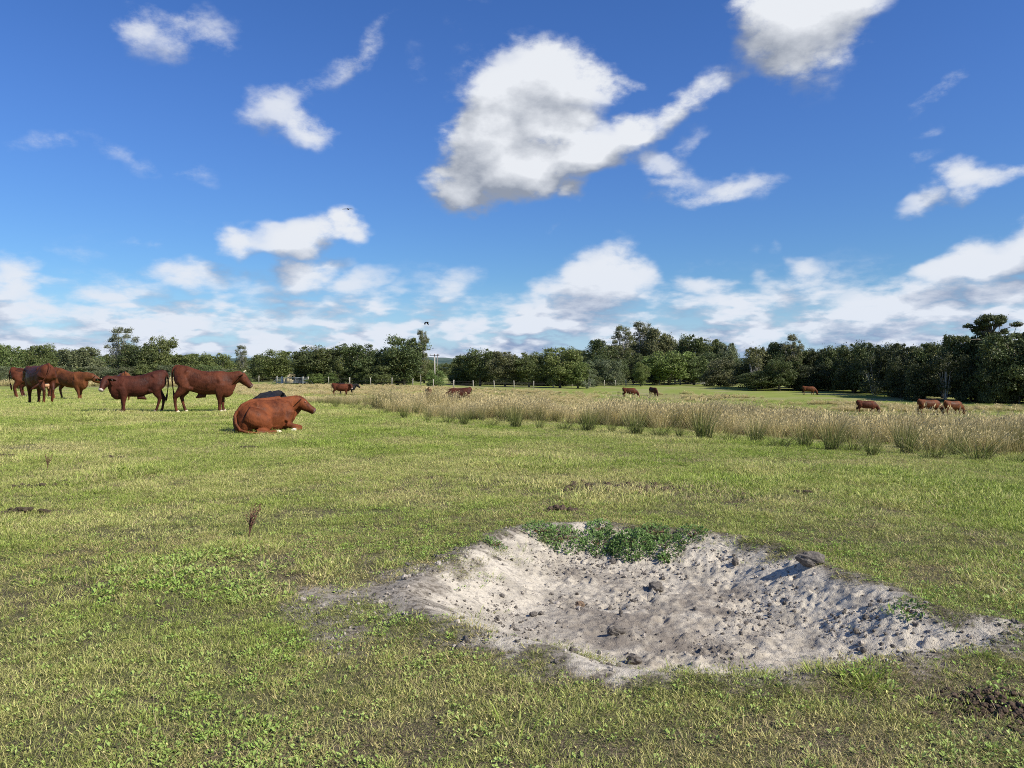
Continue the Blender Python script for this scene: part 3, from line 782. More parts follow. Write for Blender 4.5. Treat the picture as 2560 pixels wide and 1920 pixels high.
def make_tree(kind, seed):
    rr = random.Random(seed); lobes = []; tw = []
    if kind == 'bush':
        for i in range(48):
            a = rr.uniform(0, 6.28); h = rr.uniform(.04, .80); e = math.sqrt(max(0.05, 1 - ((h - .36) / .52) ** 2)) * .42 * rr.uniform(.5, 1)
            lobes.append((e * math.cos(a), e * math.sin(a), h, rr.uniform(.07, .16)))
        lobes += [(0, 0, .4, .34), (.1, .05, .25, .3), (-.12, 0, .25, .28)]
        nl, size = 17000, (.012, .025)
    elif kind == 'oak':
        for i in range(52):
            a = rr.uniform(0, 6.28); h = rr.uniform(.13, .86); e = math.sqrt(max(0.04, 1 - ((h - .5) / .44) ** 2)) * .39 * rr.uniform(.55, 1.0)
            lobes.append((e * math.cos(a), e * math.sin(a), h, rr.uniform(.065, .145)))
        lobes += [(0, 0, .52, .3), (.1, .05, .38, .24), (-.1, -.05, .4, .24)]
        nl, size = 17000, (.011, .023)
    elif kind == 'birch':
        for i in range(64):
            a = rr.uniform(0, 6.28); h = rr.uniform(.16, .95); e = math.sqrt(max(0.03, 1 - ((h - .5) / .48) ** 2)) * .24 * rr.uniform(.3, 1.0)
            lobes.append((e * math.cos(a) + .05 * h, e * math.sin(a), h, rr.uniform(.032, .070)))
        lobes += [(0, 0, .4, .15)]
        nl, size = 15000, (.006, .013)
    elif kind == 'pine':
        for i in range(46):
            a = rr.uniform(0, 6.28); t = rr.random(); h = .70 + .28 * t; e = (.52 * (1 - t) ** .7 + .03) * rr.uniform(.15, 1)
            lobes.append((e * math.cos(a) * 1.1, e * math.sin(a), h + rr.uniform(-.02, .02), rr.uniform(.04, .075)))
        nl, size = 11000, (.007, .014)
    else:  # scrub
        for i in range(26):
            a = rr.uniform(0, 6.28); h = rr.uniform(.1, .85); e = (1 - h * .5) * .45 * rr.uniform(.3, 1)
            lobes.append((e * math.cos(a), e * math.sin(a), h, rr.uniform(.06, .13)))
        nl, size = 4200, (.012, .024)
    small = []
    if kind != 'pine':
        topn = {'birch': 24}.get(kind, 9)
        big = sorted(lobes, key=lambda l: -(l[2] + l[3]))[:14]
        for i in range(topn):
            l = rr.choice(big); a = rr.uniform(0, 6.28)
            small.append((l[0] + l[3] * .75 * math.cos(a) + .03, l[1] + l[3] * .75 * math.sin(a), min(l[2] + l[3] * rr.uniform(.4, .8), .985), rr.uniform(.016, .036)))
    q, f = leaf_cloud(lobes, nl, size, seed, elong=2.6 if kind == 'pine' else 1.7, droop=.5 if kind == 'birch' else 0, tail=2.3 if kind in ('birch', 'scrub') else 1.5, zf=.5 if kind == 'pine' else .86)
    if small:
        q2, f2 = leaf_cloud(small, 1300, (size[0] * .8, size[1] * .8), seed + 1, shell=(.2, 1.5))
        f = np.concatenate([f, f2 + len(q)]); q = np.concatenate([q, q2])
    crown = np_mesh(kind + '_crown', q, f)
    mb = MB()
    th = {'oak': .032, 'bush': .018, 'birch': .014, 'pine': .02, 'scrub': .012}[kind]
    top = .8 if kind in ('pine', 'birch') else .55
    stems = 1 if kind in ('oak', 'pine', 'birch') else 3
    fork = {'oak': .16, 'pine': .66, 'birch': .2}.get(kind, .06)
    for s_ in range(stems):
        a = rr.uniform(0, 6.28); bx, by = (0, 0) if stems == 1 else (.03 * math.cos(a), .03 * math.sin(a))
        lean = (rr.uniform(-.05, .05), rr.uniform(-.05, .05)) if stems == 1 else (.16 * math.cos(a), .16 * math.sin(a))
        mb.tube([(0, 0, -.02), (bx + lean[0] * .2, by + lean[1] * .2, fork), (bx + lean[0], by + lean[1], top)], [th, th * .8, th * .3], 7)
    for l in rr.sample(lobes, min({'pine': 46, 'birch': 44, 'scrub': 26}.get(kind, 16), len(lobes))):
        z0 = fork + (l[2] - fork) * rr.uniform(.1, .4); z0 = max(.03, min(z0, top)) if stems == 1 else fork * .5
        p0 = Vector((0, 0, z0)); p1 = Vector(l[:3]); mid = (p0 + p1) / 2 + Vector((0, 0, .03))
        mb.tube([p0, mid, p1], [th * .42, th * .28, th * .1], 5)
    # bare twigs showing at the outline
    for i in range(26 if kind in ('birch', 'scrub', 'pine') else 10):
        l = rr.choice(lobes); a = rr.uniform(0, 6.28); u_ = Vector((math.cos(a) * .7 + .15, math.sin(a) * .7, rr.uniform(-.1, 1))).normalized()
        c = Vector(l[:3]); mb.tube([c * .8, c, c + u_ * l[3] * rr.uniform(1.0, 1.4)], [.004, .003, .0012], 4)
    return crown, mb.mesh(kind + '_trunk')
cm, T = new_mat('tree_leaves')
oi = T.n('ShaderNodeObjectInfo'); ge = T.n('ShaderNodeNewGeometry'); tcn = T.n('ShaderNodeTexCoord')
rn = T.n('ShaderNodeTexWhiteNoise', {'noise_dimensions': '1D'}, W=T.m('MULTIPLY', ge.outputs['Random Per Island'], 91.7))
q1 = T.noise(tcn.outputs['Object'], 5.5, 3, .6)
c = T.mix(T.ramp(q1.outputs[0], .35, .68, 0, .65), oi.outputs['Color'], T.mix(.5, oi.outputs['Color'], (.15, .16, .045)))
c = T.mix(T.m('GREATER_THAN', rn.outputs[0], .985), c, (.17, .15, .05))
c = T.v('SCALE', c, sc=T.m('MULTIPLY_ADD', rn.outputs[0], .9, .55))
finish(cm, T, c, .55, .3, trans=.2)
bark = simple('bark', (.13, .115, .09), .9, .1, .4, 30)
pale_bark = simple('pale_bark', (.34, .33, .30), .85, .1, .4, 30)
PROTO = {}
for kd, seeds in (('bush', (1, 2, 3, 4)), ('oak', (11, 12, 13, 14)), ('birch', (21, 22)), ('pine', (33,)), ('scrub', (41, 42))):
    PROTO[kd] = []
    for sdv in seeds:
        a_, b_ = make_tree(kd, sdv); a_.materials.append(cm); b_.materials.append(pale_bark if kd in ('birch', 'scrub') else bark); PROTO[kd].append((a_, b_))
COLR = {'dark': (.075, .100, .034), 'mid': (.120, .155, .048), 'light': (.170, .215, .056), 'grey': (.145, .170, .090), 'brown': (.150, .152, .068), 'green': (.135, .190, .048), 'painted_shade': (.042, .056, .022)}  # last colour: leaves darkened to stand in for shade among the trees
tr_ = random.Random(5)
def tree(px, top, wpx, dist, kind, colr, label, group=None, proto=None):
    p = at(px, dist); H = scale_for(top, p); Wm = wpx * dist / FPX
    cr_, tk_ = PROTO[kind][tr_.randrange(len(PROTO[kind])) if proto is None else proto]
    nm = {'bush': 'shrub', 'oak': 'broadleaf_tree', 'birch': 'birch_tree', 'pine': 'pine_tree', 'scrub': 'bare_twigged_shrub'}[kind]
    o = empty(nm, (p.x, p.y, p.z - .05), tr_.uniform(0, 6.28))
    tag(o, label, 'shrub' if kind in ('bush', 'scrub') else 'tree', group)
    sxy = Wm / {'bush': 1.08, 'oak': 1.0, 'birch': .66, 'pine': 1.05, 'scrub': 1.0}[kind]
    for nm2, me in (('trunk', tk_), ('crown', cr_)):
        c_ = mobj(nm2, me, parent=o); c_.scale = (sxy, sxy, H)
        k = tr_.uniform(.82, 1.15); cc = COLR[colr]
        c_.color = (cc[0] * k * tr_.uniform(.93, 1.07), cc[1] * k, cc[2] * k * tr_.uniform(.9, 1.1), 1)
    return o
KEYS = [
 # left part
 (15,849,120,152,'bush','mid','rounded green tree at the far left edge of the treeline'),
 (105,853,90,155,'oak','mid','small domed tree above the treeline behind the scratching cows'),
 (205,850,130,142,'bush','grey','grey-green shrub with upright leafy sprays, left of the tall birch'),
 (300,815,100,148,'birch','grey','tall wispy birch leaning in the wind, leftmost of the tall trees'),
 (402,826,92,146,'oak','mid','tall clumpy tree just right of the tall wispy birch on the left'),
 (352,850,120,143,'oak','dark','dark round tree between the wispy birch and the tall clumpy tree'),
 (460,873,120,150,'bush','mid','low green tree directly above the rump of the standing red steer'),
 (540,874,110,152,'bush','mid','low green tree above the shoulders of the standing red steer'),
 (605,861,52,156,'birch','grey','small pale birch sticking up left of the metal gate'),
 (692,868,112,150,'oak','mid','rounded tree with a hollow underneath, right behind the metal gate'),
 (655,878,70,158,'bush','mid','pale green tree just left of the hollow behind the gate'),
 # middle
 (795,852,150,136,'oak','dark','broad dark tree right of the metal gate, behind the wire fence'),
 (775,868,110,138,'bush','dark','dark bushy tree next to the gate hurdle'),
 (900,845,130,136,'oak','dark','dark tree with an uneven top, second right of the metal gate'),
 (1010,831,140,134,'oak','dark','tallest dome-shaped dark tree left of the two utility poles'),
 (1052,823,60,136,'birch','brown','thin drooping birch growing against the right side of the tallest dome-shaped tree'),
 (1090,920,60,131,'bush','green','low bright green bush at the foot of the utility poles'),
 (950,905,90,132,'bush','mid','mid green shrub under the tallest dome-shaped tree'),
 (1200,860,105,142,'oak','mid','tree with a ragged top, first tall one right of the utility poles'),
 (1165,878,90,146,'bush','dark','dark shrub right of the utility poles'),
 (1262,872,95,138,'oak','brown','brownish green tree behind the dark red grazing cow'),
 (1322,868,95,137,'oak','mid','rounded tree at the middle of the treeline with trunks showing below'),
 (1400,854,125,136,'oak','light','large light green tree left of the tall wood'),
 (1445,895,90,135,'oak','green','light green tree sloping down to the grey brushwood'),
 (1468,918,70,134,'scrub','grey','grey twiggy brushwood beside the large light green tree'),
 # tall wood right of centre
 (1555,812,90,186,'birch','brown','first of the two feathery birches on top of the tall wood'),
 (1600,802,100,190,'birch','brown','tallest feathery birch at the crest of the tall wood'),
 (1645,812,100,187,'oak','brown','brownish tree right of the tallest feathery birch'),
 (1500,842,100,182,'oak','dark','dark tree at the left shoulder of the tall wood'),
 (1728,821,95,182,'oak','dark','dark tree with a pointed top right of the birches in the tall wood'),
 (1778,834,90,180,'oak','mid','tree at the right shoulder of the tall wood'),
 (1818,850,75,176,'oak','grey','last tree of the tall wood beside the gap of open sky'),
 (1480,893,80,162,'bush','grey','grey-green shrub at the left foot of the tall wood'),
 (1530,892,80,160,'bush','grey','pale shrub second from the left at the foot of the tall wood'),
 (1602,902,52,152,'oak','light','small light green tree on a thin trunk before the tall wood'),
 (1672,866,150,162,'oak','green','broad fresh green tree in front of the tall wood'),
 (1735,880,110,164,'oak','mid','rounded green tree behind the timber gate'),
 (1800,890,110,152,'bush','brown','brownish grey bush at the right end of the tall wood'),
 # right wood
 (1890,856,85,131,'scrub','brown','twiggy tree at the left corner of the dark right-hand wood'),
 (1983,833,75,132,'birch','brown','feathery tree rising above the left end of the dark wood'),
 (2475,786,200,94,'pine','dark','pine with a flat layered crown standing above the dark wood'),
 (2535,808,210,88,'oak','dark','large ragged tree at the right edge of the photo'),
]
for k_ in KEYS: tree(*k_[:6], k_[6])
ORDN = ['leftmost'] + [w_ + ' from the left' for w_ in ORD[1:]]
def fill(xs, topf, wpx, df, kinds, cols_, label, group):
    for i_, x_ in enumerate(xs):
        tree(x_ + tr_.uniform(-8, 8), topf(x_), wpx * tr_.uniform(.85, 1.25), df(x_), tr_.choice(kinds), tr_.choice(cols_), label + ', ' + ORDN[i_], group)
SKY = [(-200,850),(80,858),(150,864),(230,868),(330,868),(450,876),(600,882),(640,884),(700,876),(745,892),(800,860),(900,862),(1040,860),(1075,893),(1140,893),(1200,875),(1300,878),(1410,866),(1480,858),(1540,842),(1640,826),(1760,838),(1820,858),(1848,888),(1862,893),(1880,872),(1930,850),(2000,845),(2100,848),(2200,838),(2350,830),(2500,820),(2800,808)]
def sk(x_): return float(np.interp(x_, [a_ for a_, _ in SKY], [b_ for _, b_ in SKY]))
R_ = tr_.uniform
fill(range(-150, 720, 52), lambda x: sk(x) + R_(2, 14), 92, lambda x: R_(158, 172), ['bush', 'oak'], ['mid', 'dark', 'mid'], 'green tree in the back row of the left treeline', 'back row of the left treeline')
fill(range(-150, 640, 44), lambda x: R_(898, 918), 78, lambda x: R_(136, 140), ['bush'], ['mid', 'grey', 'dark'], 'low dense shrub at the foot of the left treeline', 'low shrubs of the left treeline')
fill(range(770, 1070, 42), lambda x: sk(x) + R_(2, 16), 85, lambda x: R_(146, 158), ['oak', 'bush'], ['dark', 'mid'], 'dark back-row tree left of the utility poles', 'back row left of the poles')
fill(range(780, 1050, 46), lambda x: R_(915, 930), 62, lambda x: R_(133, 136), ['bush'], ['mid', 'dark', 'green'], 'low shrub behind the fence, near the utility poles', 'low shrubs behind the fence')
fill(range(1070, 1180, 34), lambda x: R_(896, 908), 70, lambda x: R_(190, 230), ['oak', 'bush'], ['dark', 'brown', 'mid'], 'far tree seen in the dip behind the utility poles', 'far trees in the dip')
fill(range(1150, 1480, 42), lambda x: sk(x) + R_(4, 18), 82, lambda x: R_(150, 166), ['oak', 'bush'], ['dark', 'mid'], 'dark tree in the back row of the middle treeline', 'back row of the middle treeline')
fill(range(1150, 1500, 40), lambda x: R_(903, 920), 76, lambda x: R_(148, 152), ['bush'], ['dark', 'mid', 'painted_shade'], 'low shrub at the foot of the middle treeline', 'low shrubs of the middle treeline')
fill(range(1430, 1850, 38), lambda x: sk(x) + R_(4, 18), 84, lambda x: R_(196, 214), ['oak'], ['dark', 'mid', 'brown'], 'dark tree deep inside the tall wood', 'inner trees of the tall wood')
fill(range(1500, 1850, 46), lambda x: R_(870, 892), 84, lambda x: R_(168, 178), ['oak', 'bush'], ['dark', 'dark', 'brown'], 'dark undergrowth tree at the front of the tall wood', 'front trees of the tall wood')
def dr(x): return float(np.interp(x, [1860, 2060, 2160, 2300, 2560, 2800], [130, 128, 114, 98, 87, 80]))
fill(range(1900, 2760, 46), lambda x: sk(x) + R_(-2, 12), 105, lambda x: dr(x) + R_(3, 6), ['oak', 'oak', 'bush'], ['dark', 'painted_shade', 'dark'], 'dark tree atop the right-hand wood', 'upper row of the right-hand wood')
fill(range(1890, 2760, 60), lambda x: sk(x) + R_(34, 60), 100, lambda x: dr(x) + R_(-2, 1), ['oak', 'bush', 'bush', 'scrub'], ['painted_shade', 'dark', 'painted_shade'], 'dark tree along the front of the right-hand wood', 'front row of the right-hand wood')
fill(range(1880, 2800, 58), lambda x: sk(x) + R_(8, 24), 120, lambda x: dr(x) + R_(12, 18), ['bush'], ['painted_shade'], 'dark tree at the back of the right-hand wood', 'back row of the right-hand wood')  # whole row in leaf colour darkened to imitate the wood's inner shade
# ------------------------------------------------------------------ utility poles
wood_pole = simple('pole_wood', (.42, .39, .34), .85, .15, .25, 8); metal_dark = simple('dark_iron', (.08, .09, .10), .5, .4)
porc = simple('brown_porcelain', (.12, .05, .03), .3, .5)
for px, top, base, arm, lab in ((1086.5, 884, 935, True, 'pale wooden utility pole with a crossarm, left of the pair'), (1093.5, 884, 935, False, 'darker slimmer utility pole just right of the one with a crossarm')):
    p = at(px, 150 if arm else 172); H = scale_for(top, p)
    o = empty('utility_pole', (p.x, p.y, p.z - .1)); tag(o, lab, 'utility pole')
    m = MB(); m.tube([(0, 0, 0), (0, 0, H * .5), (0, 0, H)], [.17, .15, .12], 10) if arm else m.tube([(0, 0, 0), (0, 0, H)], [.13, .10], 10)
    m.build('pole_shaft', wood_pole if arm else simple('aged_pole_wood', (.2, .18, .16), .9, .1), o)
    m = MB(); m.box((0, -.16, H - .25), (1.9 if arm else .5, .1, .12)); m.build('crossarm', metal_dark, o, False)
    for dx in ((-.85, 0, .85) if arm else (0,)):
        m = MB(); m.tube([(dx, -.16, H - .2), (dx, -.16, H - .1), (dx, -.16, H + .05)], [.05, .07, .03], 8); m.build('insulator', porc, o)
# ------------------------------------------------------------------ fence, gates, van
stake = simple('weathered_stake', (.40, .37, .30), .85, .1, .25, 10)
galv = simple('galvanised_steel', (.52, .56, .60), .42, .5, .12, 6)
rail_m = simple('pale_timber_rail', (.58, .55, .46), .85, .1, .2, 8)
fence = empty('wire_fence', at(1100, 130)); tag(fence, 'stake and wire fence running in front of the treeline between the two gates', 'fence')
def fd(px): return float(np.interp(px, [-100, 640, 760, 1083, 1240, 1430, 1700], [139, 135, 133, 118, 122, 140, 168]))
POSTS = [12, 68, 125, 180, 234, 292, 350, 412, 470, 530, 590, 647, 694, 768, 821.6, 874, 926, 979.5, 1032, 1083, 1134, 1183, 1235, 1285, 1334, 1383, 1430, 1476, 1511, 1539, 1565, 1608, 1649, 1672]
rp_ = random.Random(3); prev = None; mw = MB()
inv = fence.matrix_basis.inverted() if False else Matrix.Translation(-fence.location)
for i, px in enumerate(POSTS):
    p = at(px, fd(px)); H = 1.28 + rp_.uniform(-.06, .1)
    m = MB(); r0 = .07 if i % 5 else .10
    m.tube([(0, 0, -.1), (rp_.uniform(-.02, .02), 0, H * .6), (rp_.uniform(-.04, .04), 0, H)], [r0, r0, r0 * .9], 8)
    o = m.build('post', stake, fence); o.location = p - fence.location
    if prev is not None and not (px > 750 and POSTS[i - 1] < 700):
        for hz_ in (.2, .4, .62, .85, 1.08): mw.tube([prev + Vector((0, 0, hz_)) - fence.location, (prev + p) / 2 + Vector((0, 0, hz_ - .02)) - fence.location, p + Vector((0, 0, hz_)) - fence.location], .005, 4)
    prev = p
o = mw.build('wire', simple('rusty_wire', (.16, .15, .14), .6, .3), fence); tag(o, kind='stuff')
def gate(px0, px1, dist0, dist1, top, mat, label, hurdle_sides, timber=False):
    a = at(px0, dist0); b = at(px1, dist1); d_ = b - a; Lg = d_.xy.length; H = scale_for(top, a)
    o = empty('field_gate', a, math.atan2(d_.y, d_.x)); tag(o, label, 'gate')
    for x_ in (0, Lg):
        m = MB(); m.box((x_, 0, H / 2 + .02), (.2, .2, H + .28)); m.build('gate_post', mat if x_ == 0 else rail_m, o, False)
    zs = [.18, .32, .47, .64, .84, H] if not timber else [.25, .5, .75, H - .08]
    for z_ in zs:
        m = MB(); m.tube([(.12, 0, z_), (Lg - .12, 0, z_)], .028 if not timber else (.02, .055), 6, (0, 1, 0)); m.build('rail', mat, o)
    for t in (.02, .33, .66, .98):
        m = MB(); m.tube([(.12 + t * (Lg - .24), .03, .15), (.12 + t * (Lg - .24), .03, H)], .025, 6, (1, 0, 0)); m.build('upright', mat, o)
    for side in hurdle_sides:
        x0 = -1.25 if side < 0 else Lg + .1
        h = empty('rail_hurdle', o.matrix_basis @ Vector((x0, 0, 0)), o.rotation_euler.z)
        tag(h, 'short pale timber rail hurdle %s of the %s' % ('left' if side < 0 else 'right', 'metal gate by the hollow' if not timber else 'gate before the white van'), 'hurdle')
        for z_ in (.22, .48, .74, 1.0):
            m = MB(); m.box((.58, -.12, z_), (1.25, .05, .13)); m.build('rail', rail_m, h, False)
        for x_ in (.04, 1.12):
            m = MB(); m.box((x_, 0, .6), (.13, .13, 1.3)); m.build('post', rail_m, h, False)
        xb = -.1 if side < 0 else 1.25
        m = MB(); m.bar((xb, 0, .75), (xb + (.95 if side > 0 else -.95), 0, .05), .12); m.build('brace', rail_m, h)
    return o
gate(705, 757, 135, 133, 943.5, galv, 'grey metal field gate with six bars left of centre, open hollow behind', (-1, 1))
gate(1701, 1768, 168, 166, 951, simple('grey_gate_timber', (.30, .29, .29), .8, .2), 'grey timber gate at the foot of the tall wood, white van behind', (-1,), True)
# dry mound and hollow seen through the metal gate
mm = MB(); p = at(742, 147)
for i in range(14):
    a_ = rp_.uniform(0, 6.28); q = Vector((rp_.uniform(-2.2, 2.2), rp_.uniform(-1, 1), 0)); mm.tube([q + Vector((0, 0, -.3)), q + Vector((0, 0, rp_.uniform(.9, 2.1) - abs(q.x) * .35))], [rp_.uniform(.7, 1.0), .25], 9)
o = mm.build('earth_bank', simple('dry_earth_grass', (.34, .29, .17), .95, .1, .4, 3)); o.location = p; tag(o, 'bank of dry straw-coloured earth seen over the metal gate', 'earth bank')
# white van
white = simple('white_paint', (.78, .79, .80), .35, .5, .05, 3); glass = simple('dark_glass', (.03, .04, .05), .1, .6, .1, 3); tyre = simple('tyre_rubber', (.02, .02, .02), .9, .1)
p = at(1724, 176); van = empty('parked_van', p, 0); tag(van, 'small white van parked behind the timber gate at the wood', 'van')
prof = [(-.95, .45), (-.95, 1.42), (-.86, 1.5), (.25, 1.5), (.62, 1.12), (.92, 1.0), (.97, .72), (.97, .45)]
v_ = [(x, y, z) for y in (-.75, .75) for x, z in prof]; n_ = len(prof)
f_ = [tuple(range(n_))[::-1], tuple(range(n_, 2 * n_))] + [(i, (i + 1) % n_, n_ + (i + 1) % n_, n_ + i) for i in range(n_)]
me = bpy.data.meshes.new('body'); me.from_pydata(v_, [], f_); me.update(); mobj('body', me, white, van)
m = MB(); m.box((.22, -.757, 1.24), (.42, .02, .26)); m.build('side_window', glass, van, False)
m = MB(); m.box((.44, 0, 1.33), (.02, 1.3, .44), Matrix.Rotation(R(-45), 3, 'Y')); m.build('windscreen', glass, van, False)
for x_ in (-.6, .6):
    for y_ in (-.7, .7):
        m = MB(); m.tube([(x_, y_ - .09, .33), (x_, y_ + .09, .33)], .31, 14, (1, 0, 0)); m.build('wheel', tyre, van)
van.scale = (1.12, 1.12, 1.12)
# ------------------------------------------------------------------ cattle
def hair_mat(name):
    m, T = new_mat(name)
    tcn = T.n('ShaderNodeTexCoord'); oi = T.n('ShaderNodeObjectInfo')
    mp = T.n('ShaderNodeMapping', i0=tcn.outputs['Object']); mp.inputs['Scale'].default_value = (1, 1, .35)
    a = T.noise(tcn.outputs['Object'], 2.6, 4, .6); b = T.noise(mp.outputs[0], 26, 4, .65)
    k = T.m('ADD', T.ramp(a.outputs[0], .32, .68, .45, 1.5, False), T.ramp(b.outputs[0], .3, .7, -.14, .14, False))
    c = T.v('SCALE', oi.outputs['Color'], sc=k)
    return finish(m, T, c, T.ramp(a.outputs[0], .35, .65, .5, .75), .16, bump=T.m('ADD', T.m('MULTIPLY', a.outputs[0], .8), T.m('MULTIPLY', b.outputs[0], .35)), bstr=.55, bdist=.06, sheen=0)
m_hair = hair_mat('cattle_hair')
m_hoof = simple('hoof_horn', (.16, .13, .10), .5, .3); m_horn = simple('pale_horn', (.62, .54, .38), .4, .4)
m_nose = simple('dark_muzzle', (.10, .055, .045), .5, .4); m_wnose = simple('white_muzzle', (.50, .41, .36), .45, .4)
m_eye = simple('dark_eye', (.012, .01, .01), .1, .6); m_tagY = simple('yellow_ear_tag', (.80, .78, .42), .4, .4); m_tagP = simple('pink_ear_tag', (.62, .42, .52), .4, .4)
m_udder = simple('udder_skin', (.55, .30, .17), .6, .3); m_white = simple('white_hair', (.72, .68, .58), .8, .2)
def remesh(mb, vox=.019, it=6):
    me = mb.mesh('body'); o = bpy.data.objects.new('tmp', me); col.objects.link(o)
    a = o.modifiers.new('r', 'REMESH'); a.mode = 'VOXEL'; a.voxel_size = vox; a.use_smooth_shade = True
    b = o.modifiers.new('s', 'SMOOTH'); b.factor = .55; b.iterations = it
    dg = bpy.context.evaluated_depsgraph_get(); dg.update()
    out = bpy.data.meshes.new_from_object(o.evaluated_get(dg)); bpy.data.objects.remove(o)
    for p in out.polygons: p.use_smooth = True
    return out
X3 = Vector((1, 0, 0)); Y3 = Vector((0, 1, 0)); Z3 = Vector((0, 0, 1))
def body_stations(mb, S, path=None, pw=2.4):
    st = []
    for x, top, bot, hw in S:
        c = Vector((x, 0, (top + bot) / 2)); st.append((c, Y3, Z3, hw, (top - bot) / 2))
    mb.loft(st, 18)
def head_loft(mb, H0, fwd, side, up, L=.52):
    """head from the poll end (H0) along fwd; up = forehead side"""
    prof = [(-.06, .10, .12, -.02), (.04, .135, .160, -.03), (.14, .145, .170, -.04), (.24, .130, .150, -.04), (.33, .104, .124, -.03), (.42, .090, .106, -.02), (.49, .094, .102, -.012), (.535, .078, .085, -.012)]
    mb.loft([(H0 + fwd * x * (L / .53) + up * dz, side, up, a, b) for x, a, b, dz in prof], 14)
    # brow and poll
    mb.loft([(H0 + fwd * (-.05) + up * .02, side, up, .05, .06), (H0 + fwd * .02 + up * .08, side, up, .075, .05), (H0 + fwd * .12 + up * .085, side, up, .07, .04)], 10)
def head_parts(o, H0, fwd, side, up, colr, nose='pink', horns=False, tags=(), L=.52, earup=-.15, s=1):
    k = L / .53
    for sd_ in (-1, 1):
        m = MB(); b = H0 + fwd * .04 + side * (sd_ * .115) + up * .03
        out = (side * sd_ * 1.0 + up * earup * .3 - fwd * .38 - Z3 * .38).normalized(); nrm = fwd
        m.tube([b, b + out * .08, b + out * .18, b + out * .29], [(.034, .02), (.074, .015), (.084, .012), (.024, .008)], 10, tuple(out.cross(fwd)))
        e = m.build('ear', m_hair, o); e.color = tuple(c * .42 for c in colr) + (1,)
        m = MB(); c = H0 + fwd * .17 * k + side * (sd_ * .112) + up * .045
        m.tube([c - fwd * .022, c, c + fwd * .022], [.008, .02, .008], 8, tuple(side)); m.build('eye', m_eye, o)
        m = MB(); c = H0 + fwd * .525 * k + side * (sd_ * .032) + up * .012
        m.tube([c - fwd * .01, c + fwd * .012], [.013, .011], 8, tuple(side)); m.build('nostril', m_eye, o)
        if horns:
            m = MB(); b = H0 - fwd * .01 + side * (sd_ * .06) + up * .09
            m.tube([b, b + side * sd_ * .02 + up * .06, b + side * sd_ * .03 + up * .12], [.022, .018, .007], 8, tuple(side)); m.build('horn', m_horn, o)
        for ts, tmt in tags:
            if ts == sd_:
                m = MB(); c = H0 + fwd * .035 + side * (sd_ * .10) + up * .03 + out * .15
                m.tube([c + fwd * .006 + up * .01, c + fwd * .018 + up * .01], [(.042, .036)] * 2, 10, tuple(side)); m.build('ear_tag', tmt, o)
    m = MB(); c = H0 + fwd * .49 * k - up * .006
    m.loft([(c, side, up, .090, .098), (c + fwd * .03, side, up, .086, .088), (c + fwd * .055, side, up, .06, .058)], 12); m.build('muzzle', m_wnose if nose == 'white' else m_nose, o)
def leg(mb, pts, rad): mb.tube(pts, rad, 12, (0, 1, 0))
def hoof(o, p, mat=None, f=X3):
    m = MB(); p = Vector(p); m.tube([p + Vector((0, 0, .075)), p + f * .02 + Vector((0, 0, .03)), p + f * .03], [(.046, .05), (.052, .062), (.056, .07)], 10, (0, 1, 0)); m.build('hoof', mat or m_hoof, o)
HEIFER = [(-.07,1.36,1.06,.09),(-.03,1.46,.96,.16),(.06,1.53,.86,.21),(.18,1.545,.78,.245),(.36,1.515,.70,.265),(.56,1.44,.66,.275),(.80,1.365,.59,.305),(1.05,1.335,.57,.315),(1.28,1.345,.58,.29),(1.46,1.35,.53,.265),(1.60,1.33,.47,.235),(1.72,1.30,.50,.20),(1.84,1.26,.60,.16)]
COWB = [(-.07,1.26,1.0,.10),(-.03,1.36,.9,.18),(.06,1.40,.82,.235),(.18,1.415,.76,.27),(.36,1.40,.66,.29),(.56,1.37,.58,.33),(.80,1.35,.53,.365),(1.05,1.345,.52,.36),(1.28,1.36,.54,.32),(1.46,1.355,.52,.28),(1.60,1.33,.50,.25),(1.72,1.28,.54,.21),(1.82,1.22,.62,.17)]
RED = (.086, .025, .011); RED2 = (.120, .040, .014); DK = (.055, .0155, .0085); BLACK = (.012, .011, .012)
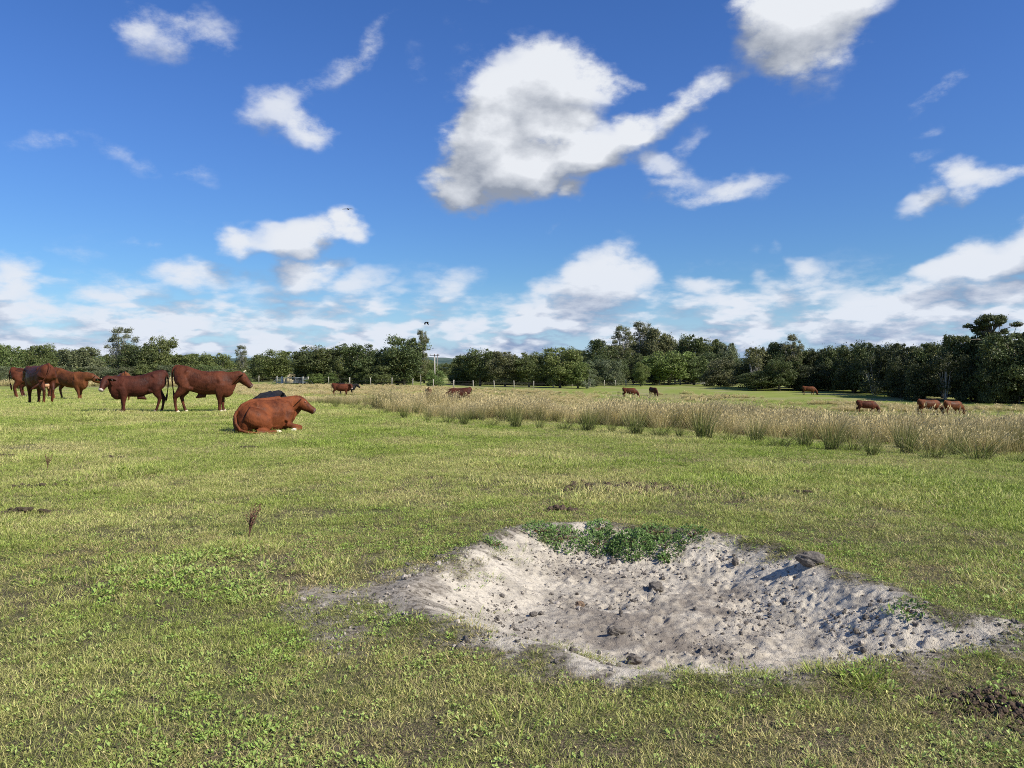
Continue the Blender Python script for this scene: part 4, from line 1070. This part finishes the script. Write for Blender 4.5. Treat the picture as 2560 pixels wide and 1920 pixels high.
def make_cow(name, pose, S=HEIFER, colr=RED, head='fwd', legs=(0, 0, 0, 0), tail='hang', nose='pink', horns=False, tags=(), udder=False, hoof_m=None, fetlock_white=False, sheath=False):
    o = bpy.data.objects.new(name, None); link(o); mb = MB()
    body_stations(mb, S)
    hs = 1.0 if S is HEIFER else .93
    hip = [Vector((.22, 0, 1.18 * hs))]
    for i, sd_ in enumerate((-1, 1)):   # hind legs
        dx = legs[i]; y_ = .165 * sd_
        leg(mb, [(.20, y_ * .8, 1.20 * hs), (.24, y_, 1.02), (.30, y_ * 1.12, .84), (.20 + dx * .4, y_, .68), (.07 + dx * .7, y_ * .9, .50), (.10 + dx * .9, y_ * .88, .30), (.14 + dx, y_ * .88, .13), (.18 + dx, y_ * .88, .045)],
            [(.14, .24), (.15, .27), (.125, .20), (.085, .135), (.052, .078), (.042, .050), (.046, .050), (.044, .05)])
    for i, sd_ in enumerate((-1, 1)):
        dx = legs[2 + i]; y_ = .155 * sd_
        leg(mb, [(1.42, y_, 1.08), (1.45, y_ * 1.2, .88), (1.41, y_ * 1.15, .70), (1.42 + dx * .4, y_, .55), (1.44 + dx * .75, y_ * .9, .39), (1.44 + dx * .9, y_ * .88, .24), (1.44 + dx, y_ * .88, .12), (1.48 + dx, y_ * .88, .045)],
            [(.09, .20), (.12, .20), (.105, .155), (.085, .115), (.062, .072), (.046, .052), (.050, .054), (.046, .052)])
    # hook bones, shoulder, brisket fold, flank
    for sd_ in (-1, 1):
        mb.tube([(.42, .17 * sd_, 1.36 * hs), (.38, .215 * sd_, 1.32 * hs), (.30, .19 * sd_, 1.22 * hs)], [.06, .055, .06], 8)
        mb.tube([(1.34, .17 * sd_, 1.20), (1.44, .20 * sd_, 1.02), (1.42, .19 * sd_, .85)], [.06, .10, .09], 10)
        mb.tube([(.55, .16 * sd_, .80), (.42, .18 * sd_, .78), (.33, .17 * sd_, .82)], [.09, .08, .07], 8)
    if sheath: mb.tube([(.95, 0, .56), (.72, 0, .54), (.62, 0, .47)], [.08, .07, .02], 8)
    # tail head
    mb.tube([(.12, 0, 1.52 * (hs if hs < 1 else 1)), (-.02, 0, 1.50 * hs), (-.10, 0, 1.38 * hs)], [.045, .045, .035], 8)
    topN = Vector((1.52, 0, 1.02)); 
    if head == 'fwd':
        n2, H0 = Vector((1.86, 0, 1.12)), Vector((2.11, 0, 1.22)); fwd = Vector((.66, 0, -.75)).normalized()
    elif head == 'turn':        # head turned to the camera side (-Y of the cow's own left/right set by yaw)
        n2, H0 = Vector((1.84, .08, 1.13)), Vector((2.0, .26, 1.22)); fwd = Vector((.25, .60, -.76)).normalized()
    elif head == 'low':
        n2, H0 = Vector((1.92, 0, .92)), Vector((2.22, .05, .82)); fwd = Vector((.80, .10, -.58)).normalized()
    elif head == 'up':
        n2, H0 = Vector((1.85, 0, 1.22)), Vector((2.10, 0, 1.38)); fwd = Vector((.9, 0, -.42)).normalized()
    elif head == 'away':
        n2, H0 = Vector((1.88, .02, 1.12)), Vector((2.12, .12, 1.10)); fwd = Vector((.55, .62, -.55)).normalized()
    else:                       # grazing
        topN = Vector((1.52, 0, 1.04)); n2, H0 = Vector((1.90, 0, .80)), Vector((2.10, 0, .50)); fwd = Vector((.30, 0, -.95)).normalized()
    side = fwd.cross(Z3).normalized() * -1; up = side.cross(fwd) * -1
    if up.z < 0 or (abs(fwd.z) > .9 and up.x < 0): up = -up
    side = up.cross(fwd).normalized()
    nd = (H0 - topN)
    mb.tube([topN - Vector((.22, 0, .02)), topN, n2, H0 + fwd * .03], [(.22, .28), (.205, .27), (.15, .215), (.125, .17)], 14)
    if head in ('fwd', 'turn', 'away', 'up'): mb.tube([(1.62, 0, .62), (1.80, n2.y * .5, .80), (n2.x + .08, n2.y, .98)], [(.06, .16), (.04, .12), (.03, .05)], 10)
    head_loft(mb, H0, fwd, side, up)
    me = remesh(mb); me.materials.append(m_hair)
    b = mobj('body', me, None, o); b.color = tuple(colr) + (1,)
    head_parts(o, H0, fwd, side, up, colr, nose, horns, tags)
    fx = {0: .18, 1: .18, 2: 1.48, 3: 1.48}
    for i, sd_ in enumerate((-1, 1, -1, 1)):
        y_ = (.165 if i < 2 else .155) * sd_ * .88
        hoof(o, (fx[i] + legs[i], y_, 0), hoof_m)
        if fetlock_white:
            m = MB(); m.tube([(fx[i] - .03 + legs[i], y_, .13), (fx[i] - .005 + legs[i], y_, .07)], [.052, .052], 10); m.build('white_sock', m_white, o)
    zt = 1.44 * hs if hs < 1 else 1.47
    m = MB()
    T_ = {'hang': [(-.05, 0, zt), (-.115, 0, zt - .12), (-.13, .01, 1.05), (-.11, .03, .80), (-.09, .03, .68)],
          'swish': [(-.05, 0, zt), (-.12, -.03, zt - .12), (-.15, -.08, 1.08), (-.10, -.2, .86), (-.02, -.34, .72)]}[tail]
    m.tube(T_, [.038, .034, .024, .018, .016], 8); t = m.build('tail', m_hair, o); t.color = tuple(c * .8 for c in colr) + (1,)
    e = Vector(T_[-1]); d = (e - Vector(T_[-2])).normalized()
    m = MB(); m.tube([e - d * .04, e + d * .10, e + d * .22, e + d * .32], [.016, .040, .036, .006], 8); sw = m.build('tail_tuft', m_hair, t); sw.color = tuple(c * .5 for c in colr) + (1,)
    if udder:
        m = MB(); m.tube([(.42, 0, .80), (.30, 0, .70), (.20, 0, .64)], [(.13, .1), (.13, .11), (.07, .06)], 12)
        for a_ in ((.34, .06), (.34, -.06), (.24, .06), (.24, -.06)): m.tube([(a_[0], a_[1], .64), (a_[0], a_[1], .55)], [.022, .014], 6)
        m.build('udder', m_udder, o)
    return o
def put(o, px, py, yaw, s, label, group=None, cat='cow', mirror=False, dx=0.9, hpx=None, mh=1.41, xs=1.0):
    """stand the animal so that its middle is at the pixel column px, hooves at pixel row py"""
    p = P(px, py)
    if hpx: s = hpx * p.y / FPX / mh
    o.rotation_euler = (0, 0, R(yaw)); o.scale = (s * xs, -s if mirror else s, s)
    off = Vector((math.cos(R(yaw)), math.sin(R(yaw)), 0)) * (dx * s)
    q = p - off; o.location = (q.x, q.y, min(p.z, hz1(p.x + off.x * .7, p.y + off.y * .7), hz1(q.x, q.y)) - .012)
    tag(o, label, cat, group); return o
def copy_cow(src, colr=None):
    c = src.copy(); link(c)
    for ch in list(src.children):
        k = ch.copy(); link(k, c)
        if colr and ch.name.split('.')[0] in ('body', 'ear', 'tail'): k.color = tuple(colr) + (1,)
        for g_ in ch.children: link(g_.copy(), k)
    return c
# the steer standing in profile, facing right
a = make_cow('standing_cow', 'stand', HEIFER, RED, 'fwd', (-.12, .10, -.03, .05), 'hang', horns=True, hoof_m=m_horn, sheath=True)
put(a, 540, 1030, 13, 1.0, 'reddish brown steer standing in profile facing right, horns on its head', dx=1.2, hpx=119, mh=1.545, xs=.94)
# facing left, head turned to the camera, yellow ear tag
b = make_cow('standing_cow', 'stand', HEIFER, DK, 'turn', (-.05, .14, .02, -.04), 'hang', nose='white', tags=((-1, m_tagY), (1, m_tagP)), sheath=True)
put(b, 340, 1030, 203, 1.0, 'dark red cow facing left, head turned to the camera, yellow ear tag', dx=.95, hpx=107, mh=1.545, xs=.95)
c_ = make_cow('standing_cow', 'stand', COWB, RED2, 'fwd', (0, .05, 0, .04)); put(c_, 310, 1002, 122, .98, 'cow whose brown back shows above the yellow-tagged cow', dx=.8, hpx=73)
# the group at the far left
b1 = make_cow('standing_cow', 'stand', COWB, RED, 'low', (.05, -.05, .1, -.02), 'hang', nose='white', tags=((-1, m_white), (1, m_white)), hoof_m=m_horn)
put(b1, 98, 995, 22, 1.08, 'red cow stretching its lowered head right, mostly behind the big rounded cow', dx=1.05, hpx=76)
c1 = copy_cow(c_, DK); put(c1, 122, 991, 26, 1.05, 'dark cow with its head over the lowered head of its neighbour, beside the calf', dx=1.3, hpx=68)
a1 = make_cow('standing_cow', 'stand', COWB, RED, 'fwd', (-.06, .05, .06, 0), 'swish', udder=True)
put(a1, 104, 1009, 139, 1.14, 'big rounded cow at far left seen from behind, pale udder and swinging tail', dx=.75, mirror=True, hpx=101)
b2 = make_cow('standing_calf', 'stand', HEIFER, RED2, 'away', (-.05, .12, .10, -.08), 'swish')
put(b2, 182, 999, -16, .86, 'lighter brown calf with its head turned back, right of the far left group', dx=1.05, cat='calf', hpx=82, mh=1.545)
# grazing animals in the rushes
g1 = make_cow('grazing_cow', 'graze', COWB, DK, 'graze', (.08, -.08, .12, -.10), 'hang', nose='pink')
put(g1, 1148, 1010, 183, 1.0, 'very dark red cow grazing in the tan grass with its head to the left', 'cattle grazing in the distance')
def gz(px, py, yaw, s, label, colr=RED, mirror=False):
    o = copy_cow(g1, colr); return put(o, px, py, yaw, s, label, 'cattle grazing in the distance', mirror=mirror)
gz(1574, 994, -6, .95, 'dark red cow grazing on the green strip, left of the pair before the timber gate')
gz(1633, 990, -68, .9, 'dark cow grazing toward the camera, right of the pair before the timber gate', DK)
gz(2022, 987, -14, .92, 'bright red cow grazing alone before the left end of the dark wood', RED2)
gz(2166, 1034, -8, .86, 'red cow grazing alone in the rushes, left of the right-hand pair', RED)
gz(2322, 1037, 0, .98, 'larger left cow of the right-hand grazing pair before the dark wood', RED2)
gz(2382, 1038, 14, .92, 'right cow of the right-hand grazing pair before the dark wood', RED2)
gz(1071, 1000, 100, .86, 'small red cow seen end-on in the tan grass left of the very dark cow', RED)
d1 = make_cow('standing_cow', 'stand', COWB, RED, 'turn', (0, .05, .03, -.02), 'hang', nose='white'); put(d1, 853, 990, 4, .92, 'red cow with a white muzzle standing in the tan grass below the fence', mirror=True)
d2 = copy_cow(c_, BLACK); put(d2, 868, 986, 12, .86, 'nearly black cow half hidden behind the white-muzzled cow')

# ------------------------------------------------------------------ lying cattle
def make_lying(name, colr, full=True):
    o = bpy.data.objects.new(name, None); link(o); mb = MB()
    # barrel resting on the ground; x forward, the near flank is -Y
    S = [(-.10,.46,.12,.14),(-.03,.62,.0,.26),(.08,.74,-.02,.34),(.25,.83,-.04,.40),(.48,.87,-.04,.43),(.75,.88,-.04,.43),(1.0,.88,-.02,.41),(1.22,.90,.0,.36),(1.40,.91,.03,.30),(1.55,.90,.10,.24),(1.66,.86,.2,.18)]
    mb.loft([(Vector((x, -.02, (t + b_) / 2)), Y3, Z3, w_, (t - b_) / 2) for x, t, b_, w_ in S], 20)
    # near thigh and folded hind leg
    mb.tube([(.10, -.22, .52), (.28, -.36, .42), (.56, -.44, .30), (.66, -.44, .14)], [(.20, .24), (.21, .27), (.17, .22), (.10, .12)], 14)
    mb.tube([(.62, -.44, .12), (.42, -.50, .08), (.22, -.50, .07)], [(.08, .09), (.075, .08), (.06, .07)], 10)
    mb.tube([(.22, -.52, .06), (.48, -.60, .055), (.70, -.62, .05), (.80, -.62, .045)], [(.055, .06), (.045, .045), (.048, .05), (.045, .04)], 10)
    # hook bone and spine ridge
    mb.tube([(.42, -.20, .80), (.40, -.28, .72), (.36, -.26, .62)], [.08, .07, .07], 8)
    mb.tube([(-.04, 0, .58), (.1, 0, .74), (.4, 0, .86), (.9, 0, .88), (1.3, 0, .91)], [.05, .06, .06, .06, .07], 8)
    # shoulder, folded foreleg (knee forward)
    mb.tube([(1.30, -.18, .76), (1.40, -.30, .52), (1.28, -.32, .28)], [(.10, .17), (.13, .19), (.11, .14)], 12)
    mb.tube([(1.26, -.34, .24), (1.45, -.37, .15), (1.68, -.38, .11), (1.76, -.38, .09)], [(.10, .11), (.08, .085), (.065, .07), (.05, .06)], 10)
    mb.tube([(1.74, -.38, .08), (1.60, -.43, .055), (1.44, -.46, .05)], [(.055, .055), (.042, .042), (.045, .045)], 10)
    mb.tube([(1.30, .18, .40), (1.5, .22, .14), (1.82, .22, .08)], [(.10, .13), (.07, .08), (.05, .05)], 10)
    # brisket
    mb.tube([(1.30, 0, .30), (1.55, 0, .30), (1.74, 0, .42)], [(.2, .22), (.14, .2), (.07, .12)], 12)
    topN = Vector((1.45, 0, .68)); H0 = Vector((1.86, -.10, .86)); fwd = Vector((.66, -.44, -.61)).normalized()
    side = fwd.cross(Z3).normalized() * -1; up = side.cross(fwd) * -1
    if up.z < 0: up = -up
    side = up.cross(fwd).normalized()
    mb.tube([topN - Vector((.2, 0, .05)), topN, Vector((1.70, -.04, .76)), H0 + fwd * .03], [(.22, .28), (.20, .27), (.16, .22), (.12, .16)], 14)
    mb.tube([(1.62, 0, .36), (1.80, -.02, .48), (1.98, -.04, .60)], [(.05, .12), (.035, .1), (.03, .05)], 10)
    head_loft(mb, H0, fwd, side, up, .56)
    me = remesh(mb, .019, 6); me.materials.append(m_hair)
    b_ = mobj('body', me, None, o); b_.color = tuple(colr) + (1,)
    head_parts(o, H0, fwd, side, up, tuple(c * .85 for c in colr), 'pink', False, (), .56, earup=-.55)
    m = MB(); m.tube([(-.06, -.02, .60), (-.15, -.06, .48), (-.19, -.16, .28), (-.14, -.30, .12), (.02, -.46, .06), (.22, -.58, .04), (.34, -.62, .035)], [.045, .045, .045, .042, .036, .028, .024], 8)
    t = m.build('tail', m_hair, o); t.color = tuple(c * 1.05 for c in colr) + (1,)
    m = MB()
    for i in range(9):
        a_ = (i - 4) * .09; m.tube([(.32, -.62, .035), (.45, -.64 + a_ * .3, .03), (.58 + .03 * (i % 3), -.65 + a_ * .6, .018)], [.016, .014, .003], 5)
    sw = m.build('tail_tuft', m_hair, t); sw.color = tuple(min(1, c * 2.2) for c in colr) + (1,)
    m = MB(); m.tube([(.76, -.62, .05), (.86, -.625, .045), (.93, -.62, .03)], [.048, .05, .03], 8); m.build('hoof', m_horn, o)
    m = MB(); m.tube([(1.50, -.45, .05), (1.42, -.465, .05), (1.34, -.475, .035)], [.048, .052, .03], 8); m.build('hoof', m_white, o)
    return o
l1 = make_lying('lying_cow', (.135, .038, .0125)); p = P(577, 1088)
l1.location = (p.x + .02, p.y + .45, hz1(p.x, p.y + .4) - .02); l1.rotation_euler = (0, 0, R(50)); l1.scale = (.84, .88, .88)
tag(l1, 'red cow lying down on the grass with its head raised to the right', 'cow')
l2 = make_lying('lying_cow', BLACK); p = P(640, 1050)
l2.location = (p.x, p.y, hz1(p.x, p.y) - .02); l2.rotation_euler = (0, 0, R(84)); l2.scale = (.8, .8, .86)
tag(l2, 'black cow lying behind the red lying cow, only its back showing', 'cow')

# ------------------------------------------------------------------ birds
m_bird = simple('crow_feathers', (.012, .012, .015), .6, .3)
def bird(px, py, dist, pts_l, pts_r, yaw, label, s=1):
    d = px_dir(px, py); o = bpy.data.objects.new('crow', None); link(o); o.location = Vector((0, 0, EYE)) + d * (dist / d.y); o.rotation_euler = (0, 0, R(yaw)); o.scale = (s,) * 3
    m = MB(); m.tube([(-.24, 0, 0), (-.1, 0, .01), (.05, 0, .01), (.15, 0, .02), (.21, 0, .02), (.25, 0, .01)], [(.05, .008), (.05, .05), (.06, .06), (.035, .04), (.03, .03), (.006, .008)], 10); m.build('body', m_bird, o)
    for pts in (pts_l, pts_r):
        m = MB(); m.tube(pts, [(.11, .014), (.12, .010), (.10, .008), (.03, .004)], 8, (1, 0, 0)); m.build('wing', m_bird, o)
    tag(o, label, 'bird'); return o
bird(870, 523, 60, [(.02, .04, .02), (.02, .2, .03), (0, .36, .02), (-.05, .5, -.01)], [(.02, -.04, .02), (.02, -.2, .03), (0, -.36, .02), (-.05, -.5, -.01)], 85, 'crow gliding with level wings high in the blue sky', .92)
bird(1067, 806, 70, [(.02, .04, .02), (.05, .15, .0), (.06, .24, -.12), (0, .3, -.26)], [(.02, -.04, .02), (.05, -.15, .0), (.06, -.24, -.12), (0, -.3, -.26)], 150, 'crow flapping low over the dip beside the utility poles', .9)

# ------------------------------------------------------------------ weeds, dung, clods
m_nettle = blade_mat('pit_weed_leaves', [(0, (.07, .13, .03)), (1, (.15, .25, .06))], (.18, .25, .07), trans=.2, varn=.5)
m_stalk = simple('brown_stalk', (.16, .09, .06), .9, .1)
def pit_weed(px, py, w_, h_, n, seed, label, s=(.012, .030)):
    n = int(n * 1.9)
    p = P(px, py); v, t, h = leafy(n, w_, s, (.45, .75), (-20, 60), seed, h_)
    q = np.random.default_rng(seed); hh = height(v[:, 0] + p.x, v[:, 1] + p.y) - p.z; v = v + np.stack([0 * hh, 0 * hh, hh], 1)
    o = empty('leafy_weed', p); tag(o, label, 'weed', 'leafy weeds in the sandy hollow')
    me = np_mesh('leaves', v, t, False, {'h': ('POINT', 'FLOAT', h)}); mobj('leaves', me, m_nettle, o)
    m = MB()
    for i in range(12):
        a_ = q.uniform(0, 6.28); rr = w_ * q.uniform(.2, .8); x_, y_ = rr * math.cos(a_), rr * math.sin(a_)
        m.tube([(0, 0, -.01), (x_ * .5, y_ * .5, h_ * .4), (x_, y_, h_ * .7)], [.004, .003, .0015], 4)
    m.build('stems', m_stalk, o)
pit_weed(1578, 1368, .20, .11, 1000, 201, 'largest bushy green weed in the middle of the hollow rim')
pit_weed(1500, 1364, .18, .06, 420, 202, 'dark low weed touching the left side of the largest weed')
pit_weed(1662, 1372, .17, .06, 330, 203, 'low weed just right of the largest weed')
pit_weed(1410, 1352, .19, .05, 340, 204, 'weed patch left of the dark low weed on the rim')
pit_weed(1348, 1333, .15, .05, 220, 205, 'leftmost small weed clump on the hollow rim')
pit_weed(1500, 1328, .12, .05, 160, 206, 'small weed clump behind the largest weed')
pit_weed(1730, 1344, .13, .06, 180, 207, 'thin weed tuft right of the low weed, behind the rim')
pit_weed(1635, 1337, .14, .05, 170, 208, 'flat weed patch at the back of the rim')
pit_weed(2265, 1530, .10, .025, 60, 209, 'small bright weed in the sand at the right of the hollow', (.015, .03))
pit_weed(1660, 1400, .05, .04, 70, 210, 'tiny seedling in the sand below the low right weed', (.015, .03))
pit_weed(1240, 1365, .09, .03, 70, 211, 'small weed at the upper left of the sand', (.015, .03))
for i, (px, py, s_, lb) in enumerate([(2250,1535,1.3,'grass tuft beside the small bright weed in the sand'),(2375,1570,1.2,'lone grass tuft in the grey sand at far right'),(1190,1535,1.6,'grass tuft in the left slope of the hollow'),(1235,1450,1.2,'lower grass tuft near the upper left sand edge'),(1310,1402,1.0,'grass tuft in the upper left sand'),(1310,1375,1.2,'grass tuft at the back left edge of the sand'),(1855,1365,1.8,'bright upright grass tuft on the back rim'),(2180,1700,1.6,'grass tuft hanging over the near right rim'),(1900,1700,1.5,'grass tuft on the near rim in the middle'),(1290,1830,1.9,'bright green grass cushion at bottom centre'),(1700,1690,1.3,'grass tuft on the near rim'),(2040,1695,1.2,'small tuft on the near rim below the dark clod'),(2290,1490,1.3,'grass tuft at the right rim')]):
    p = P(px, py); o = bpy.data.objects.new('grass_tuft', gp[2].data if i % 2 else gp[0].data); link(o); o.location = p; o.scale = (s_ * 1.2, s_ * 1.2, s_ * 1.3); o.rotation_euler = (0, 0, i); tag(o, lb, 'grass tuft', 'single grass tufts around the hollow')
# dead thistle
def dead_stem(px, py, H, n, label, seed):
    p = P(px, py); o = empty('dead_thistle', p); tag(o, label, 'dead weed'); q = random.Random(seed)
    m = MB(); m2 = MB()
    for i in range(n):
        a_ = q.uniform(0, 6.28); z0 = H * q.uniform(.05, .4); z1 = H * q.uniform(.6, 1); rr = H * .28 * q.uniform(.3, 1)
        e = Vector((rr * math.cos(a_) + .12 * H, rr * math.sin(a_), z1)); m.tube([(0, 0, 0), (0.02 * H, 0, z0), Vector((0, 0, z0)).lerp(e, .5) + Vector((0, 0, .02)), e], [.0035, .003, .0022, .0015], 4)
        for k in range(5):
            c = Vector((0.02 * H, 0, z0)).lerp(e, q.uniform(.3, 1.05)) + Vector((q.uniform(-.012, .012), q.uniform(-.012, .012), q.uniform(-.01, .01))); m2.tube([c - Z3 * .006, c, c + Z3 * .007], [.002, .006, .002], 5)
    m.build('stems', m_stalk, o); m2.build('seed_heads', simple('brown_seed_heads', (.13, .07, .05), .95, .05), o)['kind'] = 'stuff'
dead_stem(622, 1345, .30, 15, 'brown dead thistle standing in the grass left of centre', 1)
dead_stem(118, 1178, .30, 9, 'faint thin dead weed in the grass at left', 2)
def lump(name, px, py, sx, sy, sz, mat, label, cat, group, seed, n=1, sink=.25, rc=.03):
    """one knobbly clod, or (n > 1) a low heap of n crumbs of radius about rc"""
    p = P(px, py); q = np.random.default_rng(seed)
    nu, nv = (18, 12) if n == 1 else (8, 5); V = []; Fc = []
    th = np.pi * np.repeat(np.arange(nv + 1), nu) / nv; ph = 2 * np.pi * np.tile(np.arange(nu), nv + 1) / nu
    d = np.stack([np.sin(th) * np.cos(ph), np.sin(th) * np.sin(ph), np.cos(th)], 1)
    for k in range(n):
        off = q.uniform(0, 50); i0 = len(V)
        f = .62 + .75 * fbm(d[:, 0] * 1.6 + off, d[:, 1] * 1.6 + d[:, 2] * 1.9, 1.3, 3, seed)
        if n == 1: vv = d * np.array([sx, sy, sz]) * f[:, None] + np.array([0, 0, sz * (1 - sink)]); vv[:, 2] = np.maximum(vv[:, 2], -.03)
        else:
            cx, cy = q.normal(0, .45, 2); rr = min(1, cx * cx + cy * cy); s_ = rc * q.uniform(.35, 1.25)
            gz_ = hz1(p.x + cx * sx, p.y + cy * sy) - p.z
            vv = d * s_ * f[:, None] * np.array([1.1, 1.1, .8]) + np.array([cx * sx, cy * sy, gz_ + sz * (1 - rr) * q.uniform(.1, 1) + s_ * .2])
        V += [tuple(v_) for v_ in vv]
        for j in range(nv):
            for i in range(nu):
                a_ = i0 + j * nu + i; b_ = i0 + j * nu + (i + 1) % nu; Fc.append((a_, a_ + nu, b_ + nu, b_))
    me = bpy.data.meshes.new(name); me.from_pydata(V, [], Fc); me.update()
    o = mobj(name, me, mat); o.location = (p.x, p.y, p.z - .004); tag(o, label, cat, group); return o
m_soil = simple('dark_soil', (.085, .06, .042), .95, .1, .5, 40); m_clod = simple('damp_sand_clod', (.13, .115, .098), .95, .1, .4, 60); m_dung = simple('dung', (.065, .05, .03), .85, .15, .4, 50)
lump('sand_clod', 2028, 1418, .10, .07, .06, m_clod, 'largest grey clod at the back right rim of the hollow', 'clod', 'clods in the hollow', 1)
lump('sand_clod', 1640, 1478, .062, .055, .045, m_clod, 'round grey clod in the middle of the sand', 'clod', 'clods in the hollow', 2)
lump('sand_clod', 1585, 1660, .045, .04, .035, m_clod, 'rounded clod at the near edge of the sand', 'clod', 'clods in the hollow', 3)
lump('sand_clod', 1540, 1588, .055, .03, .03, m_clod, 'flat clod in the lower left part of the sand', 'clod', 'clods in the hollow', 4)
lump('sand_clod', 1838, 1413, .03, .03, .035, m_clod, 'small upright clod left of the largest clod', 'clod', 'clods in the hollow', 5)
lump('sand_clod', 1532, 1408, .03, .025, .025, m_clod, 'small round clod just below the weeds', 'clod', 'clods in the hollow', 6)
lump('sand_clod', 1334, 1540, .03, .025, .02, m_clod, 'small clod on the bright left slope', 'clod', 'clods in the hollow', 7)
lump('sand_clod', 1703, 1680, .022, .02, .025, m_clod, 'small pointed clod on the near rim', 'clod', 'clods in the hollow', 8)
lump('sand_clod', 1450, 1517, .035, .03, .025, simple('brown_clod', (.17, .12, .08), .95, .1, .4, 60), 'brownish clod on the left of the sand', 'clod', 'clods in the hollow', 9)
lump('loose_soil', 2490, 1765, .34, .24, .03, m_soil, 'patch of dark crumbled soil at the lower right corner', 'loose soil', None, 20, 260, rc=.012)['kind'] = 'stuff'
lump('dung_pat', 75, 1218, .40, .16, .03, m_dung, 'upper dark clumped dung pat at far left', 'dung', 'dung pats', 21, 40)
lump('dung_pat', 55, 1283, .30, .12, .06, m_dung, 'lower dark clumped dung pat at far left', 'dung', 'dung pats', 22, 34)
lump('dung_pat', 165, 1209, .12, .08, .03, m_dung, 'small dung pat right of the upper dung pat', 'dung', 'dung pats', 23, 12)
lump('dung_pat', 622, 1121, .20, .12, .03, m_dung, 'flat dung pat on the grass below the lying cow', 'dung', 'dung pats', 24, 1)
lump('dung_pat', 282, 1146, .26, .10, .05, m_dung, 'dung pat left of the lying cow', 'dung', 'dung pats', 25, 16)
lump('dung_pat', 10, 1142, .35, .12, .05, m_dung, 'dung pat cut by the left edge of the photo', 'dung', 'dung pats', 27, 18)
lump('dung_pat', 1402, 1278, .14, .08, .05, m_soil, 'left brown soil lump behind the hollow', 'soil lump', 'soil lumps behind the hollow', 28, 16)
lump('dung_pat', 1433, 1276, .09, .06, .05, m_soil, 'right brown soil lump behind the hollow', 'soil lump', 'soil lumps behind the hollow', 29, 10)
lump('dung_pat', 2007, 1233, .10, .06, .04, m_dung, 'small dark dung pat right of the worn brown patch', 'dung', 'dung pats', 30, 8)
lump('soil_crumbs', 1560, 1222, 1.1, .6, .012, m_soil, 'trampled brown soil crumbs in the worn patch behind the hollow', 'soil crumbs', None, 31, 150, rc=.035)['kind'] = 'stuff'
# crumbs of sand and soil
r = np.random.default_rng(77)
def crumb(name, seed, mat):
    q = np.random.default_rng(seed); V = []; Fc = []; nu, nv = 8, 5
    for j in range(nv + 1):
        for i in range(nu):
            th = math.pi * j / nv; ph = 2 * math.pi * i / nu; f = q.uniform(.65, 1.3)
            V.append((math.sin(th) * math.cos(ph) * f, math.sin(th) * math.sin(ph) * f, math.cos(th) * f * .7))
    for j in range(nv):
        for i in range(nu): a_ = j * nu + i; b_ = j * nu + (i + 1) % nu; Fc.append((a_, a_ + nu, b_ + nu, b_))
    me = bpy.data.meshes.new(name); me.from_pydata(V, [], Fc); me.update(); me.materials.append(mat); return bpy.data.objects.new(name, me)
crumbs = [crumb('crumb_%d' % i, 300 + i, m_clod if i % 3 else simple('pale_crumb', (.36, .32, .27), .95, .1, .4, 3)) for i in range(6)]
NC = 42000; X = r.uniform(-1.6, 3.6, NC); Y = r.uniform(3.5, 7.8, NC); s_ = pit_sd(X, Y); k = (s_ > -.12) & (r.uniform(0, 1, NC) < .10 + .9 * sst(fbm(X, Y, 2.3, 3, 131) + .05 * sst(X, .2, 1.2), .45, .62))
X, Y = X[k], Y[k]; n = len(X)
sz = .0022 + .009 * r.uniform(0, 1, n) ** 6 + (.018 * r.uniform(0, 1, n) ** 22)
cr = scatter('sand_crumbs', crumbs, np.stack([X, Y, height(X, Y) + sz * .2], 1), r.uniform(0, 6.28, n), (r.uniform(0, 6, n), r.uniform(0, 6, n)), sz, r.integers(0, 6, n), np.zeros(n))
tag(cr, 'loose crumbs of sand and soil lying in the hollow', kind='stuff', cat='crumbs')
